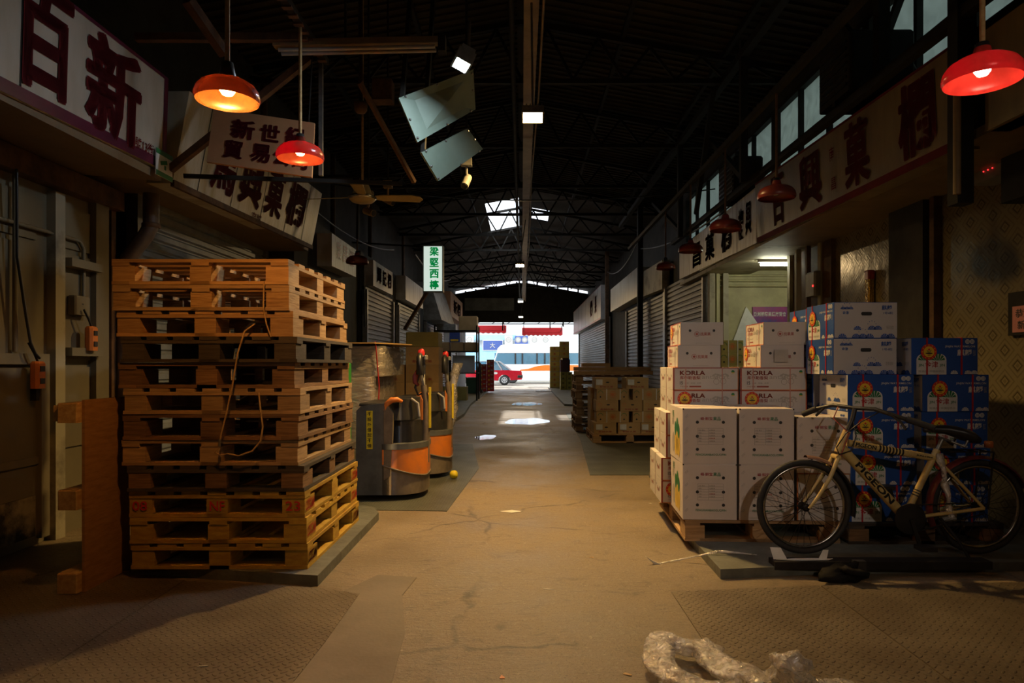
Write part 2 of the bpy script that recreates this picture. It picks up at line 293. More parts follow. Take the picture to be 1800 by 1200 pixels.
class MB:
    def __init__(s): s.v = []; s.f = []; s.m = []; s.ms = []; s.sm = []
    def add(s, vs, fs, mat, smooth=False):
        if mat not in s.ms: s.ms.append(mat)
        i = s.ms.index(mat); o = len(s.v)
        s.v += [tuple(v) for v in vs]
        for f in fs: s.f.append(tuple(o+q for q in f)); s.m.append(i); s.sm.append(smooth)
        return s
    def box(s, a, b, mat, R=None, o=(0, 0, 0)):
        x0, y0, z0 = a; x1, y1, z1 = b
        vs = [(x0, y0, z0), (x1, y0, z0), (x1, y1, z0), (x0, y1, z0), (x0, y0, z1), (x1, y0, z1), (x1, y1, z1), (x0, y1, z1)]
        if R is not None: vs = [R @ Vector(v)+Vector(o) for v in vs]
        return s.add(vs, [(3, 2, 1, 0), (4, 5, 6, 7), (0, 1, 5, 4), (1, 2, 6, 5), (2, 3, 7, 6), (3, 0, 4, 7)], mat)
    def cbox(s, a, b, mat, c=.01, R=None, o=(0, 0, 0)):      # box with chamfered vertical and top edges
        x0, y0, z0 = a; x1, y1, z1 = b
        def ring(i, z): return [(x0+c+i, y0+i, z), (x1-c-i, y0+i, z), (x1-i, y0+c+i, z), (x1-i, y1-c-i, z), (x1-c-i, y1-i, z), (x0+c+i, y1-i, z), (x0+i, y1-c-i, z), (x0+i, y0+c+i, z)]
        vs = ring(0, z0)+ring(0, z1-c)+ring(c*.6, z1)
        if R is not None: vs = [R @ Vector(v)+Vector(o) for v in vs]
        fs = [tuple(range(7, -1, -1)), tuple(range(16, 24))]
        for k in (0, 8):
            for i in range(8): j = (i+1) % 8; fs.append((k+i, k+j, k+8+j, k+8+i))
        return s.add(vs, fs, mat)
    def bar(s, p, q, wd, ht, mat, up=(0, 0, 1)):
        p, q = Vector(p), Vector(q); d = (q-p).normalized(); u = Vector(up)
        if abs(d.dot(u)) > .99: u = Vector((0, 1, 0))
        r = d.cross(u).normalized(); u = r.cross(d)
        vs = [c+r*a*wd/2+u*b*ht/2 for c in (p, q) for a, b in ((-1, -1), (1, -1), (1, 1), (-1, 1))]
        return s.add(vs, [(0, 1, 2, 3), (7, 6, 5, 4), (0, 4, 5, 1), (1, 5, 6, 2), (2, 6, 7, 3), (3, 7, 4, 0)], mat)
    def tube(s, pts, r, mat, seg=10, cap=True, closed=False):
        pts = [Vector(p) for p in pts]; n = len(pts); vs = []; fs = []
        rs = r if isinstance(r, (list, tuple)) else [r]*n
        prev = None
        for i, p in enumerate(pts):
            if closed: d = pts[(i+1) % n]-pts[i-1]
            else: d = pts[min(i+1, n-1)]-pts[max(i-1, 0)]
            d.normalize()
            if prev is None:
                u = Vector((0, 0, 1)) if abs(d.z) < .9 else Vector((1, 0, 0))
                a = d.cross(u).normalized()
            else:
                a = (prev-d*prev.dot(d)).normalized()
            prev = a; b = d.cross(a)
            for k in range(seg):
                t = 2*PI*k/seg; vs.append(p+a*math.cos(t)*rs[i]+b*math.sin(t)*rs[i])
        for i in range(n if closed else n-1):
            j = (i+1) % n
            for k in range(seg): l = (k+1) % seg; fs.append((i*seg+k, i*seg+l, j*seg+l, j*seg+k))
        s.add(vs, fs, mat, True)
        if cap and not closed:
            s.add([vs[k] for k in range(seg)], [tuple(range(seg))[::-1]], mat); s.add(vs[-seg:], [tuple(range(seg))], mat)
        return s
    def lathe(s, prof, c, mat, seg=32, R=None):
        vs = []; fs = []; n = len(prof)
        for r, z in prof:
            for k in range(seg):
                t = 2*PI*k/seg; v = Vector((r*math.cos(t), r*math.sin(t), z))
                if R is not None: v = R @ v
                vs.append(v+Vector(c))
        for i in range(n-1):
            for k in range(seg): l = (k+1) % seg; fs.append((i*seg+k, i*seg+l, (i+1)*seg+l, (i+1)*seg+k))
        return s.add(vs, fs, mat, True)
    def prism(s, poly, o, ud, vd, nd, dep, mat, smooth=False):
        o, ud, vd, nd = map(Vector, (o, ud, vd, nd)); n = len(poly)
        a = [o+ud*u+vd*v for u, v in poly]; b = [p+nd*dep for p in a]
        s.add(a+b, [tuple(range(n))[::-1], tuple(range(n, 2*n))], mat)
        return s.add(a+b, [(i, (i+1) % n, n+(i+1) % n, n+i) for i in range(n)], mat, smooth)
    def text(s, t, o, ud, vd, w_, h_, mat, off=.0):
        vs, fs, ar = glyph(t, off); o, ud, vd = map(Vector, (o, ud, vd))
        if w_ is None: w_ = h_*ar
        return s.add([o+ud*(a*w_)+vd*(b*h_) for a, b in vs], fs, mat)
    def poly(s, pts, mat): return s.add(pts, [tuple(range(len(pts)))], mat)
    def disc(s, c, r, ud, vd, mat, seg=18, ry=None, a0=0, a1=2*PI):
        c, ud, vd = map(Vector, (c, ud, vd)); ry = ry or r
        full = abs(a1-a0-2*PI) < 1e-6; m = seg if full else seg+1
        return s.poly([c+ud*r*math.cos(a0+(a1-a0)*i/seg)+vd*ry*math.sin(a0+(a1-a0)*i/seg) for i in range(m)], mat)
    def ring(s, c, r0, r1, ud, vd, mat, seg=24, a0=0, a1=2*PI):
        c, ud, vd = map(Vector, (c, ud, vd)); vs = []
        for i in range(seg+1):
            t = a0+(a1-a0)*i/seg
            for r in (r0, r1): vs.append(c+ud*r*math.cos(t)+vd*r*math.sin(t))
        return s.add(vs, [(2*i, 2*i+1, 2*i+3, 2*i+2) for i in range(seg)], mat)
BASE = {}
def obj(name, mb, parent=None, loc=None):
    base = BASE[parent.name] if parent is not None else (loc or (0, 0, 0))
    me = bpy.data.meshes.new(name)
    me.from_pydata([(v[0]-base[0], v[1]-base[1], v[2]-base[2]) for v in mb.v], [], mb.f)
    for m in mb.ms: me.materials.append(m)
    me.polygons.foreach_set('material_index', mb.m); me.polygons.foreach_set('use_smooth', mb.sm); me.update()
    o = bpy.data.objects.new(name, me); C.objects.link(o)
    if parent is not None: o.parent = parent
    else: o.location = base
    BASE[o.name] = base
    return o
def tag(o, label, cat, group=None):
    o['label'] = label; o['category'] = cat
    if group: o['group'] = group
    return o
def thing(name, label, cat, loc=(0, 0, 0), group=None):
    o = bpy.data.objects.new(name, None); C.objects.link(o); o.location = loc; o.empty_display_size = .1
    BASE[o.name] = tuple(loc); return tag(o, label, cat, group)
def struct(name, mb):
    o = obj(name, mb); o['kind'] = 'structure'; return o
def kids(o): return [c for c in o.children]
def copy_tree(o, parent=None):
    c = o.copy(); C.objects.link(c)
    if parent is not None: c.parent = parent
    for ch in list(o.children): copy_tree(ch, c)
    return c
def place(proto, state, loc, rz, label, group=None):
    if not state: o = proto; state.append(1)
    else: o = copy_tree(proto)
    o.location = loc; o.rotation_euler = (0, 0, rz); o['label'] = label
    if group: o['group'] = group
    return o
XA, YA, ZA = (1, 0, 0), (0, 1, 0), (0, 0, 1)
NX, NY = (-1, 0, 0), (0, -1, 0)

# ================================================================ SETTING
def ridge(x): return 5.72-.18*abs(x)
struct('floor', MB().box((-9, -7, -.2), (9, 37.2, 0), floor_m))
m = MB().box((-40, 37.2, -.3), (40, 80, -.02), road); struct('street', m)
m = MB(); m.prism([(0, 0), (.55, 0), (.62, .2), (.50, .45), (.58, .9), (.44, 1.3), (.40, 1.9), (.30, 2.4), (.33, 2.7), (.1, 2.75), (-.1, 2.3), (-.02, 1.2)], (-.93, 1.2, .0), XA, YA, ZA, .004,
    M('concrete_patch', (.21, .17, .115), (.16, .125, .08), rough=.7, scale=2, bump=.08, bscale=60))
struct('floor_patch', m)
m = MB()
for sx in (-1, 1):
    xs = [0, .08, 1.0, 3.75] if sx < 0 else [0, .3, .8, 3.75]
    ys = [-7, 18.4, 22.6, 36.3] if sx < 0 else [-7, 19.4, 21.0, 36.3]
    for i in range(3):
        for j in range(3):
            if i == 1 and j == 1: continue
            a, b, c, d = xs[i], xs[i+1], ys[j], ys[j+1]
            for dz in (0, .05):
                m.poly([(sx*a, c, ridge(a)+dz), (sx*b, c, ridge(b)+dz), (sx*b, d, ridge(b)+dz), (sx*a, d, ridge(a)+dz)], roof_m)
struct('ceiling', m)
m = MB()                                                    # corrugation ribs under the sheets
y = 3.0
while y < 17.5:
    for sx in (-1, 1): m.bar((sx*.06, y, ridge(0)-.02), (sx*3.5, y, ridge(3.5)-.02), .035, .03, roof_m)
    y += .16
o = struct('ceiling_ribs', m)
m = MB()
for k in range(13):
    xa, xb = -3.5+k*.54, -3.5+k*.54+.5
    m.poly([(xa, 36, 3.42), (xa+.54, 36, 3.42), (xa+.54, 36, ridge(xa+.54)-.16), (xa, 36, ridge(xa)-.16)], dark_wall)
    m.box((xa+.5, 35.97, 4.6), (xa+.58, 36.03, ridge(xa)), dark_wall)
struct('wall_end', m)
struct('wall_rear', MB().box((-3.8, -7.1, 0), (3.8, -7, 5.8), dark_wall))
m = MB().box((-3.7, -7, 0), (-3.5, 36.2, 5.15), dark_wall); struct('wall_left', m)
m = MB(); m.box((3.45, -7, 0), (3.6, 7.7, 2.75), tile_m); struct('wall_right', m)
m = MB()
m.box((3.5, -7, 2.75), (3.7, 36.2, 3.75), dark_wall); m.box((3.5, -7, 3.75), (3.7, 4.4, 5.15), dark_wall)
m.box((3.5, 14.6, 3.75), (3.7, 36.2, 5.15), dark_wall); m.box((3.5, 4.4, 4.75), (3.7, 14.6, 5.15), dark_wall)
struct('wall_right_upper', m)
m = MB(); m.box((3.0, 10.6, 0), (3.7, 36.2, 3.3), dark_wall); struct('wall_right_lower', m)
# frosted clerestory windows high on the right wall
for k in range(4):
    y0 = 4.4+k*2.55; m = MB()
    for a, b in (((3.5, y0, 3.75), (3.58, y0+.07, 4.75)), ((3.5, y0+2.48, 3.75), (3.58, y0+2.55, 4.75)), ((3.5, y0+.07, 3.75), (3.58, y0+2.48, 3.81)),
                 ((3.5, y0+.07, 4.69), (3.58, y0+2.48, 4.75)), ((3.5, y0+.85, 3.81), (3.56, y0+.9, 4.69)), ((3.5, y0+1.65, 3.81), (3.56, y0+1.7, 4.69))): m.box(a, b, steel_dark)
    wf = struct(f'window_{k+1}', m); obj('pane', MB().box((3.585, y0-.02, 3.74), (3.595, y0+2.57, 4.76), frost), wf)
# the lit shop room behind the cartons
room = M('room_plaster', (.48, .44, .24), (.34, .31, .17), rough=.6, scale=2.5, bump=.05)
m = MB(); m.box((3.0, 10.5, 0), (6.5, 10.6, 3.0), room); m.box((6.4, 7.7, 0), (6.5, 10.5, 3), room); m.box((3.6, 7.6, 0), (6.5, 7.7, 3), room)
for z in (2.42, 2.50, 2.58): m.tube([(3.02, 10.46, z), (6.4, 10.46, z)], .018, room, 6)
struct('wall_shop', m)
struct('ceiling_shop', MB().box((2.76, 7.7, 2.66), (6.5, 10.6, 2.72), room))
m = MB()                                                    # jamb between tiled wall and open shop
m.box((3.40, 7.5, 0), (3.62, 7.72, 2.62), steel_rust); m.box((3.38, 7.72, 0), (3.43, 7.8, 2.62), cream_dirty); m.box((3.30, 8.2, 0), (3.36, 8.26, 2.62), cream_dirty); m.box((3.32, 7.95, 0), (3.37, 8.0, 2.62), steel_rust); m.box((3.44, 7.72, 0), (3.6, 8.72, 2.66), steel_rust); m.box((3.40, 8.66, 0), (3.44, 8.74, 2.64), cream_dirty)
struct('trim_1', m)
m = MB(); m.box((2.86, 10.38, 0), (2.94, 10.5, 2.64), cream_dirty); m.box((2.97, 10.40, 0), (3.02, 10.5, 2.64), room); m.box((3.06, 10.36, 0), (3.14, 10.5, 2.64), cream_dirty); struct('trim_2', m)
m = MB(); m.box((3.36, 5.72, 0), (3.5, 6.25, 2.66), dark_wall); m.box((3.38, 5.6, 0), (3.46, 5.66, 2.66), steel_rust); m.box((3.40, 6.25, 0), (3.46, 6.28, 2.66), cream); struct('column_right', m)
# soffits behind the fascia signs
struct('soffit_right', MB().box((2.78, 2.2, 2.60), (3.5, 7.95, 2.66), sof))
struct('soffit_right_shop', MB().box((2.78, 7.96, 2.60), (3.5, 12.0, 2.655), cream_dirty))
struct('soffit_left', MB().prism([(-3.5, 2.63), (-2.64, 2.56), (-2.64, 2.62), (-3.5, 2.69)], (0, 1.0, 0), XA, ZA, YA, 4.0, sof))
struct('soffit_left_shutter', MB().box((-3.5, 5.25, 2.66), (-2.72, 8.7, 2.70), sof))
# cream shop front on the left, with its post
m = MB(); m.box((-3.5, -1, 0), (-3.3, 5.45, 2.45), cream)
for y0, y1 in ((4.18, 4.62), (4.82, 5.2)):
    m.box((-3.3, y0, 2.06), (-3.285, y1, 2.36), cream); m.box((-3.3, y0, 1.25), (-3.285, y1, 2.02), cream); m.box((-3.3, y0, .62), (-3.285, y1, 1.2), cream)
m.box((-3.3, 2.0, 2.45), (-3.2, 5.5, 2.6), steel_rust)
struct('wall_shopfront', m)
m = MB(); m.box((-3.3, 4.74, 0), (-3.235, 4.84, 2.42), cream_dirty); struct('trim_3', m)
m = MB(); m.box((-3.31, 5.2, 0), (-3.24, 5.36, 2.5), cream); m.box((-3.36, 5.46, 0), (-3.28, 5.52, 2.5), steel_rust); struct('trim_4', m)
m = MB(); m.box((-3.3, 3.0, .05), (-3.27, 4.62, 1.27), cream)
m.box((-3.27, 3.0, 1.22), (-3.235, 4.68, 1.29), cream); m.box((-3.27, 4.60, .05), (-3.235, 4.68, 1.22), cream); m.box((-3.27, 3.0, .55), (-3.255, 4.60, .60), cream)
mould = M('mould_stain', (.36, .31, .20), (.03, .028, .02), rough=.8, scale=5, lo=.36, hi=.6)
m.box((-3.27, 3.6, .07), (-3.262, 4.58, .34), mould)
d = struct('door_1', m)
obj('handle', MB().box((-3.24, 4.5, .98), (-3.20, 4.53, 1.08), steel_dark), d)
# raised strips and kerbs
slab = M('kerb_slab', (.15, .155, .125), (.09, .09, .07), rough=.6, scale=6, bump=.2, bscale=30)
m = MB().prism([(-2.28, 3.98), (-1.7, 3.86), (-1.12, 3.75), (-1.12, 5.35), (-1.2, 5.55), (-1.35, 5.62), (-2.28, 5.62)], (0, 0, 0), XA, YA, ZA, .06, slab); struct('kerb_1', m)
m = MB().prism([(1.13, 3.88), (1.7, 3.96), (3.44, 4.05), (3.44, 7.4), (1.38, 7.4), (1.22, 5.7), (1.14, 4.6)], (0, 0, 0), XA, YA, ZA, .055, slab); struct('kerb_2', m)
m = MB().prism([(-3.3, 11), (-1.75, 10.6), (-1.45, 13), (-1.35, 16), (-1.5, 20), (-1.5, 35), (-3.3, 35)], (0, 0, 0), XA, YA, ZA, .07, slab); struct('kerb_3', m)
m = MB().prism([(1.25, 20), (3.0, 18.5), (3.0, 35), (1.35, 35)], (0, 0, 0), XA, YA, ZA, .06, slab); struct('kerb_4', m)
# steel floor plates
def plate(poly, mat, label, th=.006):
    o = obj('floor_plate', MB().prism(poly, (0, 0, 0), XA, YA, ZA, th, mat)); return tag(o, label, 'floor plate', 'chequered steel floor plates')
plate([(-3.25, 1.0), (-1.9, 1.0), (-1.9, 3.85), (-3.25, 3.95)], check_brown, 'dark chequered steel plate beneath the leaning plywood panel')
plate([(-1.89, 1.0), (-.93, 1.0), (-.86, 3.0), (-.86, 3.62), (-1.12, 3.72), (-1.89, 3.83)], check_brown, 'chequered steel plate with a slanting shadow edge, below the pallet stack')
plate([(.80, 1.0), (1.635, 1.0), (1.635, 3.75), (.80, 3.65)], check_brown, 'chequered steel plate under the crumpled clear film')
plate([(1.645, 1.0), (3.4, 1.0), (3.4, 3.84), (1.645, 3.75)], check_brown, 'dark chequered steel plate in front of the bicycle')
plate([(-1.5, 5.72), (-.62, 5.66), (-.5, 8.0), (-.75, 10.4), (-1.6, 10.4)], check_green, 'greenish chequered plate that the pallet trucks stand on', .005)
plate([(.75, 7.5), (3.0, 7.5), (3.0, 17), (1.1, 17), (.95, 11)], check_green, 'greenish chequered plate under the kraft carton pallet', .005)
# puddles
pud = M('puddle_water', (.05, .045, .035), (.035, .03, .025), rough=.04, scale=2, bump=.04, bscale=9)
def puddle(cx, cy, rx, ry, label):
    pts = []
    for i in range(26):
        t = 2*PI*i/26; k = 1+.16*math.sin(2*t+cx*9)+.09*math.sin(5*t+cy)
        pts.append((cx+rx*k*math.cos(t), cy+ry*k*math.sin(t)))
    tag(obj('puddle', MB().prism(pts, (0, 0, .0), XA, YA, ZA, .003, pud)), label, 'puddle')
puddle(.12, 14.6, .42, .9, 'bright wet puddle in the middle of the alley')
puddle(-.60, 11.4, .15, .42, 'shiny puddle beside the raised kerb past the pallet trucks')
puddle(.15, 21, .4, 1.0, 'thin far puddle near the street end of the alley')

# ---------------------------------------------------------------- roof trusses, beams, pipes
tr0 = []
def truss(y):
    base = (0, y, 4.86); t = thing('roof_truss', '', 'truss', base)
    m = MB(); m.bar((-3.45, y, 4.86), (3.45, y, 4.86), .06, .06, steel_dark); obj('bottom_chord', m, t)
    for sx in (-1, 1): obj('top_chord', MB().bar((0, y, ridge(0)-.1), (sx*3.45, y, ridge(3.45)-.1), .06, .06, steel_dark), t)
    for k in range(-5, 6):
        a = (k*.66, y, 4.88)
        for d in (-.33, .33):
            b = k*.66+d; obj('web', MB().bar(a, (b, y, ridge(b)-.12), .035, .035, steel_dark), t)
    return t
ordn = ['first', 'second', 'third', 'fourth', 'fifth', 'sixth', 'seventh', 'eighth', 'ninth', 'tenth', 'eleventh', 'twelfth']
tp = truss(6.2); tp.location = (0, 6.2, 4.86)
for k in range(11):
    place(tp, tr0, (0, 6.2+2.6*k, 4.86), 0, f'{ordn[k]} dark steel roof truss from the camera, spanning the alley', 'roof trusses over the alley')
for k, x in enumerate((-2.6, -1.3, 1.3, 2.6)):
    o = obj('roof_purlin', MB().bar((x, 2.5, ridge(x)-.06), (x, 35.9, ridge(x)-.06), .05, .07, steel_dark))
    tag(o, ['outer', 'inner', 'inner', 'outer'][k]+' dark roof purlin over the '+('pallet' if x < 0 else 'carton')+' side of the alley', 'purlin', 'roof purlins')
beam_m = M('trunking_paint', (.34, .24, .12), (.22, .15, .07), rough=.6, scale=3)
m = MB(); m.box((.02, 3.2, 4.50), (.16, 35, 4.58), beam_m)
tk = thing('cable_trunking', 'long tan cable trunking hanging down the middle of the roof', 'cable trunking', (.1, 3.2, 4.5)); obj('channel', m, tk)
for y in range(5, 36, 3): obj('hanger', MB().tube([(.09, y+.2, 4.58), (.09, y+.2, ridge(.09)-.05)], .012, steel_grey, 6), tk)
m = MB(); m.tube([(-.1, 4, 4.62), (-.1, 35, 4.62)], .03, steel_dark, 8); obj('pipe', m, tk)
m = MB(); m.tube([(.19, 3.5, 4.46), (.2, 8, 4.40), (.17, 12, 4.43), (.2, 18, 4.38), (.16, 26, 4.42), (.19, 34, 4.36)], .012, beam_m, 6); obj('cable', m, tk)
# ---------------------------------------------------------------- flood lamps
def flood(c, wd, ht, nrm, em, house, label, stem_to=None, cat='flood lamp', beam=None):
    c, n = Vector(c), Vector(nrm).normalized(); r = n.cross(Vector((0, 0, 1))).normalized()
    u = r.cross(n).normalized()
    t = thing('flood_lamp', label, cat, tuple(c))
    R = Matrix((r, u, n)).transposed(); m = MB()
    m.box((-wd/2-.012, -ht/2-.012, -.07), (wd/2+.012, ht/2+.012, -.012), house, R, c)
    for a, b in (((-wd/2-.012, -ht/2-.012, -.012), (wd/2+.012, -ht/2, .004)), ((-wd/2-.012, ht/2, -.012), (wd/2+.012, ht/2+.012, .004)), ((-wd/2-.012, -ht/2, -.012), (-wd/2, ht/2, .004)), ((wd/2, -ht/2, -.012), (wd/2+.012, ht/2, .004))): m.box(a, b, house, R, c)
    for i in range(5): m.box((-wd/2+wd*i/5, -ht/2, -.10), (-wd/2+wd*i/5+.01, ht/2, -.07), house, R, c)
    obj('housing', m, t)
    if beam:
        l = bpy.data.lights.new('flood_beam', 'SPOT'); l.energy = beam[0]; l.spot_size = math.radians(beam[1]); l.spot_blend = 1; l.color = beam[2]; l.shadow_soft_size = .07
        lo_ = bpy.data.objects.new('flood_beam', l); C.objects.link(lo_); lo_.parent = t; lo_.location = n*.03; lo_.rotation_euler = Vector(beam[3]).to_track_quat('-Z', 'Y').to_euler()
    m = MB(); m.poly([c+r*a*wd/2+u*b*ht/2 for a, b in ((-1, -1), (1, -1), (1, 1), (-1, 1))], em); o = obj('light_face', m, t)
    if stem_to:
        m = MB(); m.tube([c-n*.09, c-n*.13, Vector(stem_to)], .012, steel_grey, 6); obj('bracket', m, t)
    return t
flood((.1, 6.2, 3.46), .175, .13, (0, -.42, -1), lamp_em, steel_grey, 'bright warm flood lamp hanging over the alley, the one nearest the camera', (.09, 6.2, 4.5), beam=(LAMP, 147, (1, .61, .20), (0, -.15, -1)))
for k, y in enumerate((15.5, 24.4, 32.4)):
    flood((-.04, y, 3.46), .17, .13, (0, -.35, -1), lamp_far, steel_grey, f'{["second", "third", "farthest"][k]} warm flood lamp along the alley roof', (.09, y, 4.5))
flood((-.2, -3.0, 3.46), .175, .13, (0, .45, -1), EM('flood_face_behind', (1, .74, .44), 36), steel_grey, 'warm flood lamp hanging behind the camera', (.09, -3.0, 4.5))
flood((1.5, -1.6, 2.95), .16, .12, (0, .9, -.4), EM('flood_face_front', (1, .84, .70), 15), steel_grey, 'white flood lamp behind the camera turned to the cartons', (1.5, -1.6, 4.5), beam=(180, 50, (1, .80, .62), (-.75, 6.1, -1.75)))
flood(P(811, 114, 4.35), .135, .09, (-.35, -.12, -.93), cold_em, steel_grey, 'cold white flood lamp above the tilted sheet metal panel', P(825, 40, 4.6))

# ---------------------------------------------------------------- red shade lamps
def red_lamp(c, R_, rod, mat, em, label, group='red shade lamps', glow=True):
    t = thing('pendant_lamp', label, 'pendant lamp', c, group); k = R_/.15
    prof = [(.144, 0), (.150, .014), (.150, .028), (.143, .053), (.126, .076), (.099, .093), (.067, .103), (.040, .108), (.036, .122), (.030, .145)]
    inn = [(r-.003 if r > .03 else r, z-.002) for r, z in prof[::-1]]
    m = MB(); m.lathe([(r*k, z*k) for r, z in prof], c, mat, 40); obj('lamp_shade', m, t)
    m = MB(); m.lathe([(.001, .165), (.024, .165), (.03, .13), (.036, .105), (.033, .085), (.001, .085)], (c[0], c[1], c[2]), black_m, 20); obj('socket', m, t)
    m = MB(); m.lathe([(.001, .026), (.020, .030), (.031, .046), (.031, .060), (.020, .082), (.014, .090)], (c[0], c[1], c[2]), em if glow else p_pale, 20); obj('bulb', m, t)
    obj('rod', MB().tube([(c[0], c[1], c[2]+.16), (c[0], c[1], c[2]+rod)], .011, timber if glow else steel_rust, 8), t)
    return t
red_lamp((-1.25, 2.9, 2.335), .132, 1.1, shade_amber, bulb_em, 'glowing amber red pendant lamp in front of the big sign')
red_lamp((-1.44, 4.44, 2.55), .15, .87, shade_rose, bulb_em3, 'smaller glowing red pendant lamp before the hanging wooden sign')
red_lamp((1.93, 2.86, 2.40), .15, .9, shade_red, bulb_em2, 'glowing red pendant lamp over the bicycle side')
for (px, py, Y, r), lb in zip(((1365, 349, 5.49, .149), (1275, 405, 6.87, .16), (1214, 443, 8.28, .148), (1170, 473, 9.72, .138)),
        ('unlit red lamp covering a character of the long sign', 'unlit red lamp hanging just past the end of the long sign', 'unlit red lamp third along the rail', 'unlit dark red lamp farthest along the rail')):
    c = P(px, py, Y); red_lamp(c, r, 3.40-c[2], shade_off, None, lb, 'unlit red shade lamps', False)
c = P(628, 463, 9.2); red_lamp(c, .15, 1.2, shade_off, None, 'unlit red lamp in front of the small white sign', 'unlit red shade lamps', False)
def rail(p, q, wd, mat, name, label, cat='rail'): return tag(obj(name, MB().bar(p, q, wd, wd, mat)), label, cat)
rail((2.05, 2.4, 3.42), (2.05, 13, 3.42), .05, steel_dark, 'lamp_rail', 'dark steel rail carrying the unlit red lamps')
rail((-1.44, 3.6, 3.44), (-1.44, 5.02, 3.44), .045, steel_dark, 'lamp_rail', 'slotted steel angle rail carrying the two glowing lamps')
rail((-1.62, 9.2, 3.75), (-3.5, 9.2, 3.75), .04, steel_dark, 'lamp_rail', 'thin steel arm above the small white sign')
rail((-2.2, 9.2, 3.77), P(628, 420, 9.2), .03, steel_dark, 'hanger_bar', 'thin bar dropping to the unlit lamp by the small sign', 'bar')
m = MB()
for k in range(13): m.box((-1.47+.0, 3.65+k*.105, 3.405), (-1.41, 3.69+k*.105, 3.417), steel_rust)
obj('slot', m, bpy.data.objects['lamp_rail.001'])
rail((-1.47, 5.0, 3.46), (-1.47, 5.0, 2.6), .028, steel_grey, 'hanger_post', 'thin upright steel post below the end of the slotted rail', 'post')
rail((-2.55, 5.15, 2.64), (-.98, 5.6, 2.70), .03, steel_dark, 'brace_bar', 'thin dark bar crossing in front of the stained sign', 'bar')
rail((-2.6, 5.05, 2.66), (-1.55, 5.0, 3.46), .05, steel_rust, 'brace_bar', 'rusty diagonal brace rising beside the hanging wooden sign', 'bar')
rail(P(330, 0, 4.3), P(395, 95, 4.6), .06, steel_rust, 'brace_bar', 'rusty sloping roof strut above the amber lamp', 'bar')
rail((-2.6, 4.6, 3.42), (-1.44, 4.6, 3.42), .05, steel_rust, 'brace_bar', 'rusty cross bar behind the amber lamp rod', 'bar')
rail(P(632, 145, 5.6), P(728, 320, 6.3), .035, steel_rust, 'brace_bar', 'long diagonal pipe left of the tilted sheet panels', 'bar')
# fluorescent batten
t = thing('tube_light', 'unlit fluorescent batten high above the hanging wooden sign', 'tube light', (-1.2, 4.65, 3.4))
a, b = P(482, 86, 4.65), P(776, 80, 4.65)
obj('batten', MB().bar((a[0], a[1], a[2]+.03), (b[0], b[1], b[2]+.03), .07, .04, beam_m), t)
for dy in (-.03, .03): obj('tube', MB().tube([(a[0]+.04, 4.65+dy, a[2]-.02), (b[0]-.04, 4.65+dy, b[2]-.02)], .014, p_pale, 8), t)
obj('end_cap', MB().box((b[0]-.02, 4.61, b[2]-.05), (b[0]+.03, 4.69, b[2]+.06), steel_dark), t)
obj('hanger', MB().tube([(-1.2, 4.65, 3.42), (-1.2, 4.65, 5.45)], .01, steel_dark, 6), t)
# tilted sheet panels
def sheet(px4, Ys, label):
    pts = [Vector(P(x, y, Y)) for (x, y), Y in zip(px4, Ys)]; n = (pts[1]-pts[0]).cross(pts[3]-pts[0]).normalized()*.02
    if n.y < 0: n = -n
    m = MB(); m.add(pts+[p+n for p in pts], [(0, 1, 2, 3), (7, 6, 5, 4), (0, 4, 5, 1), (1, 5, 6, 2), (2, 6, 7, 3), (3, 7, 4, 0)], sheet_m)
    c = sum(pts, Vector())/4; t = thing('sheet_panel', label, 'metal panel', tuple(c), 'tilted sheet metal panels'); obj('sheet', m, t)
    m = MB()
    for i in range(4):
        for f in (.06, .5):
            q = pts[i].lerp(pts[(i+1) % 4], f).lerp(c, .05); m.lathe([(.001, -.006), (.009, -.006), (.009, .006), (.001, .006)], q, steel_grey, 8)
    obj('screw', m, t)
    e = pts[0].lerp(pts[1], .5); obj('strut', MB().bar(pts[0].lerp(c, .1)+n, (pts[0].x+.1, pts[0].y+.5, 5.3), .03, .03, steel_dark), t); return t
sheet([(701, 172), (832, 122), (836, 192), (734, 250)], (4.75, 5.0, 5.15, 4.85), 'upper tilted grey sheet metal panel lit by the cold lamp')
sheet([(741, 268), (822, 226), (849, 262), (771, 318)], (4.9, 5.2, 5.35, 5.05), 'lower tilted grey sheet metal panel above the ceiling fan')
# ceiling fan
c = P(637, 345, 6.6)
t = thing('ceiling_fan', 'cream three blade ceiling fan hanging below the hanging wooden sign', 'ceiling fan', c)
obj('motor', MB().lathe([(.001, -.06), (.10, -.055), (.125, -.03), (.125, .0), (.09, .03), (.075, .08), (.055, .12), (.03, .145), (.001, .15)], c, fan_m, 28), t)
obj('rim', MB().lathe([(.126, -.03), (.135, -.02), (.135, -.006), (.126, .0)], c, chrome, 28), t)
obj('rod', MB().tube([(c[0], c[1], c[2]+.14), (c[0], c[1], 5.4)], .012, timber, 8), t)
for a in (10, 172, 278):
    R = Matrix.Rotation(math.radians(a), 3, 'Z') @ Matrix.Rotation(math.radians(-14), 3, 'X'); m = MB()
    pl = [(.11, -.03), (.2, -.055), (.46, -.075), (.55, -.05), (.58, .0), (.55, .055), (.2, .055), (.11, .03)]
    vs = [R @ Vector((x, y, -.012))+Vector(c) for x, y in pl]+[R @ Vector((x, y, -.004))+Vector(c) for x, y in pl]
    n = len(pl); m.add(vs, [tuple(range(n))[::-1], tuple(range(n, 2*n))]+[(i, (i+1) % n, n+(i+1) % n, n+i) for i in range(n)], fan_m); obj('blade', m, t)
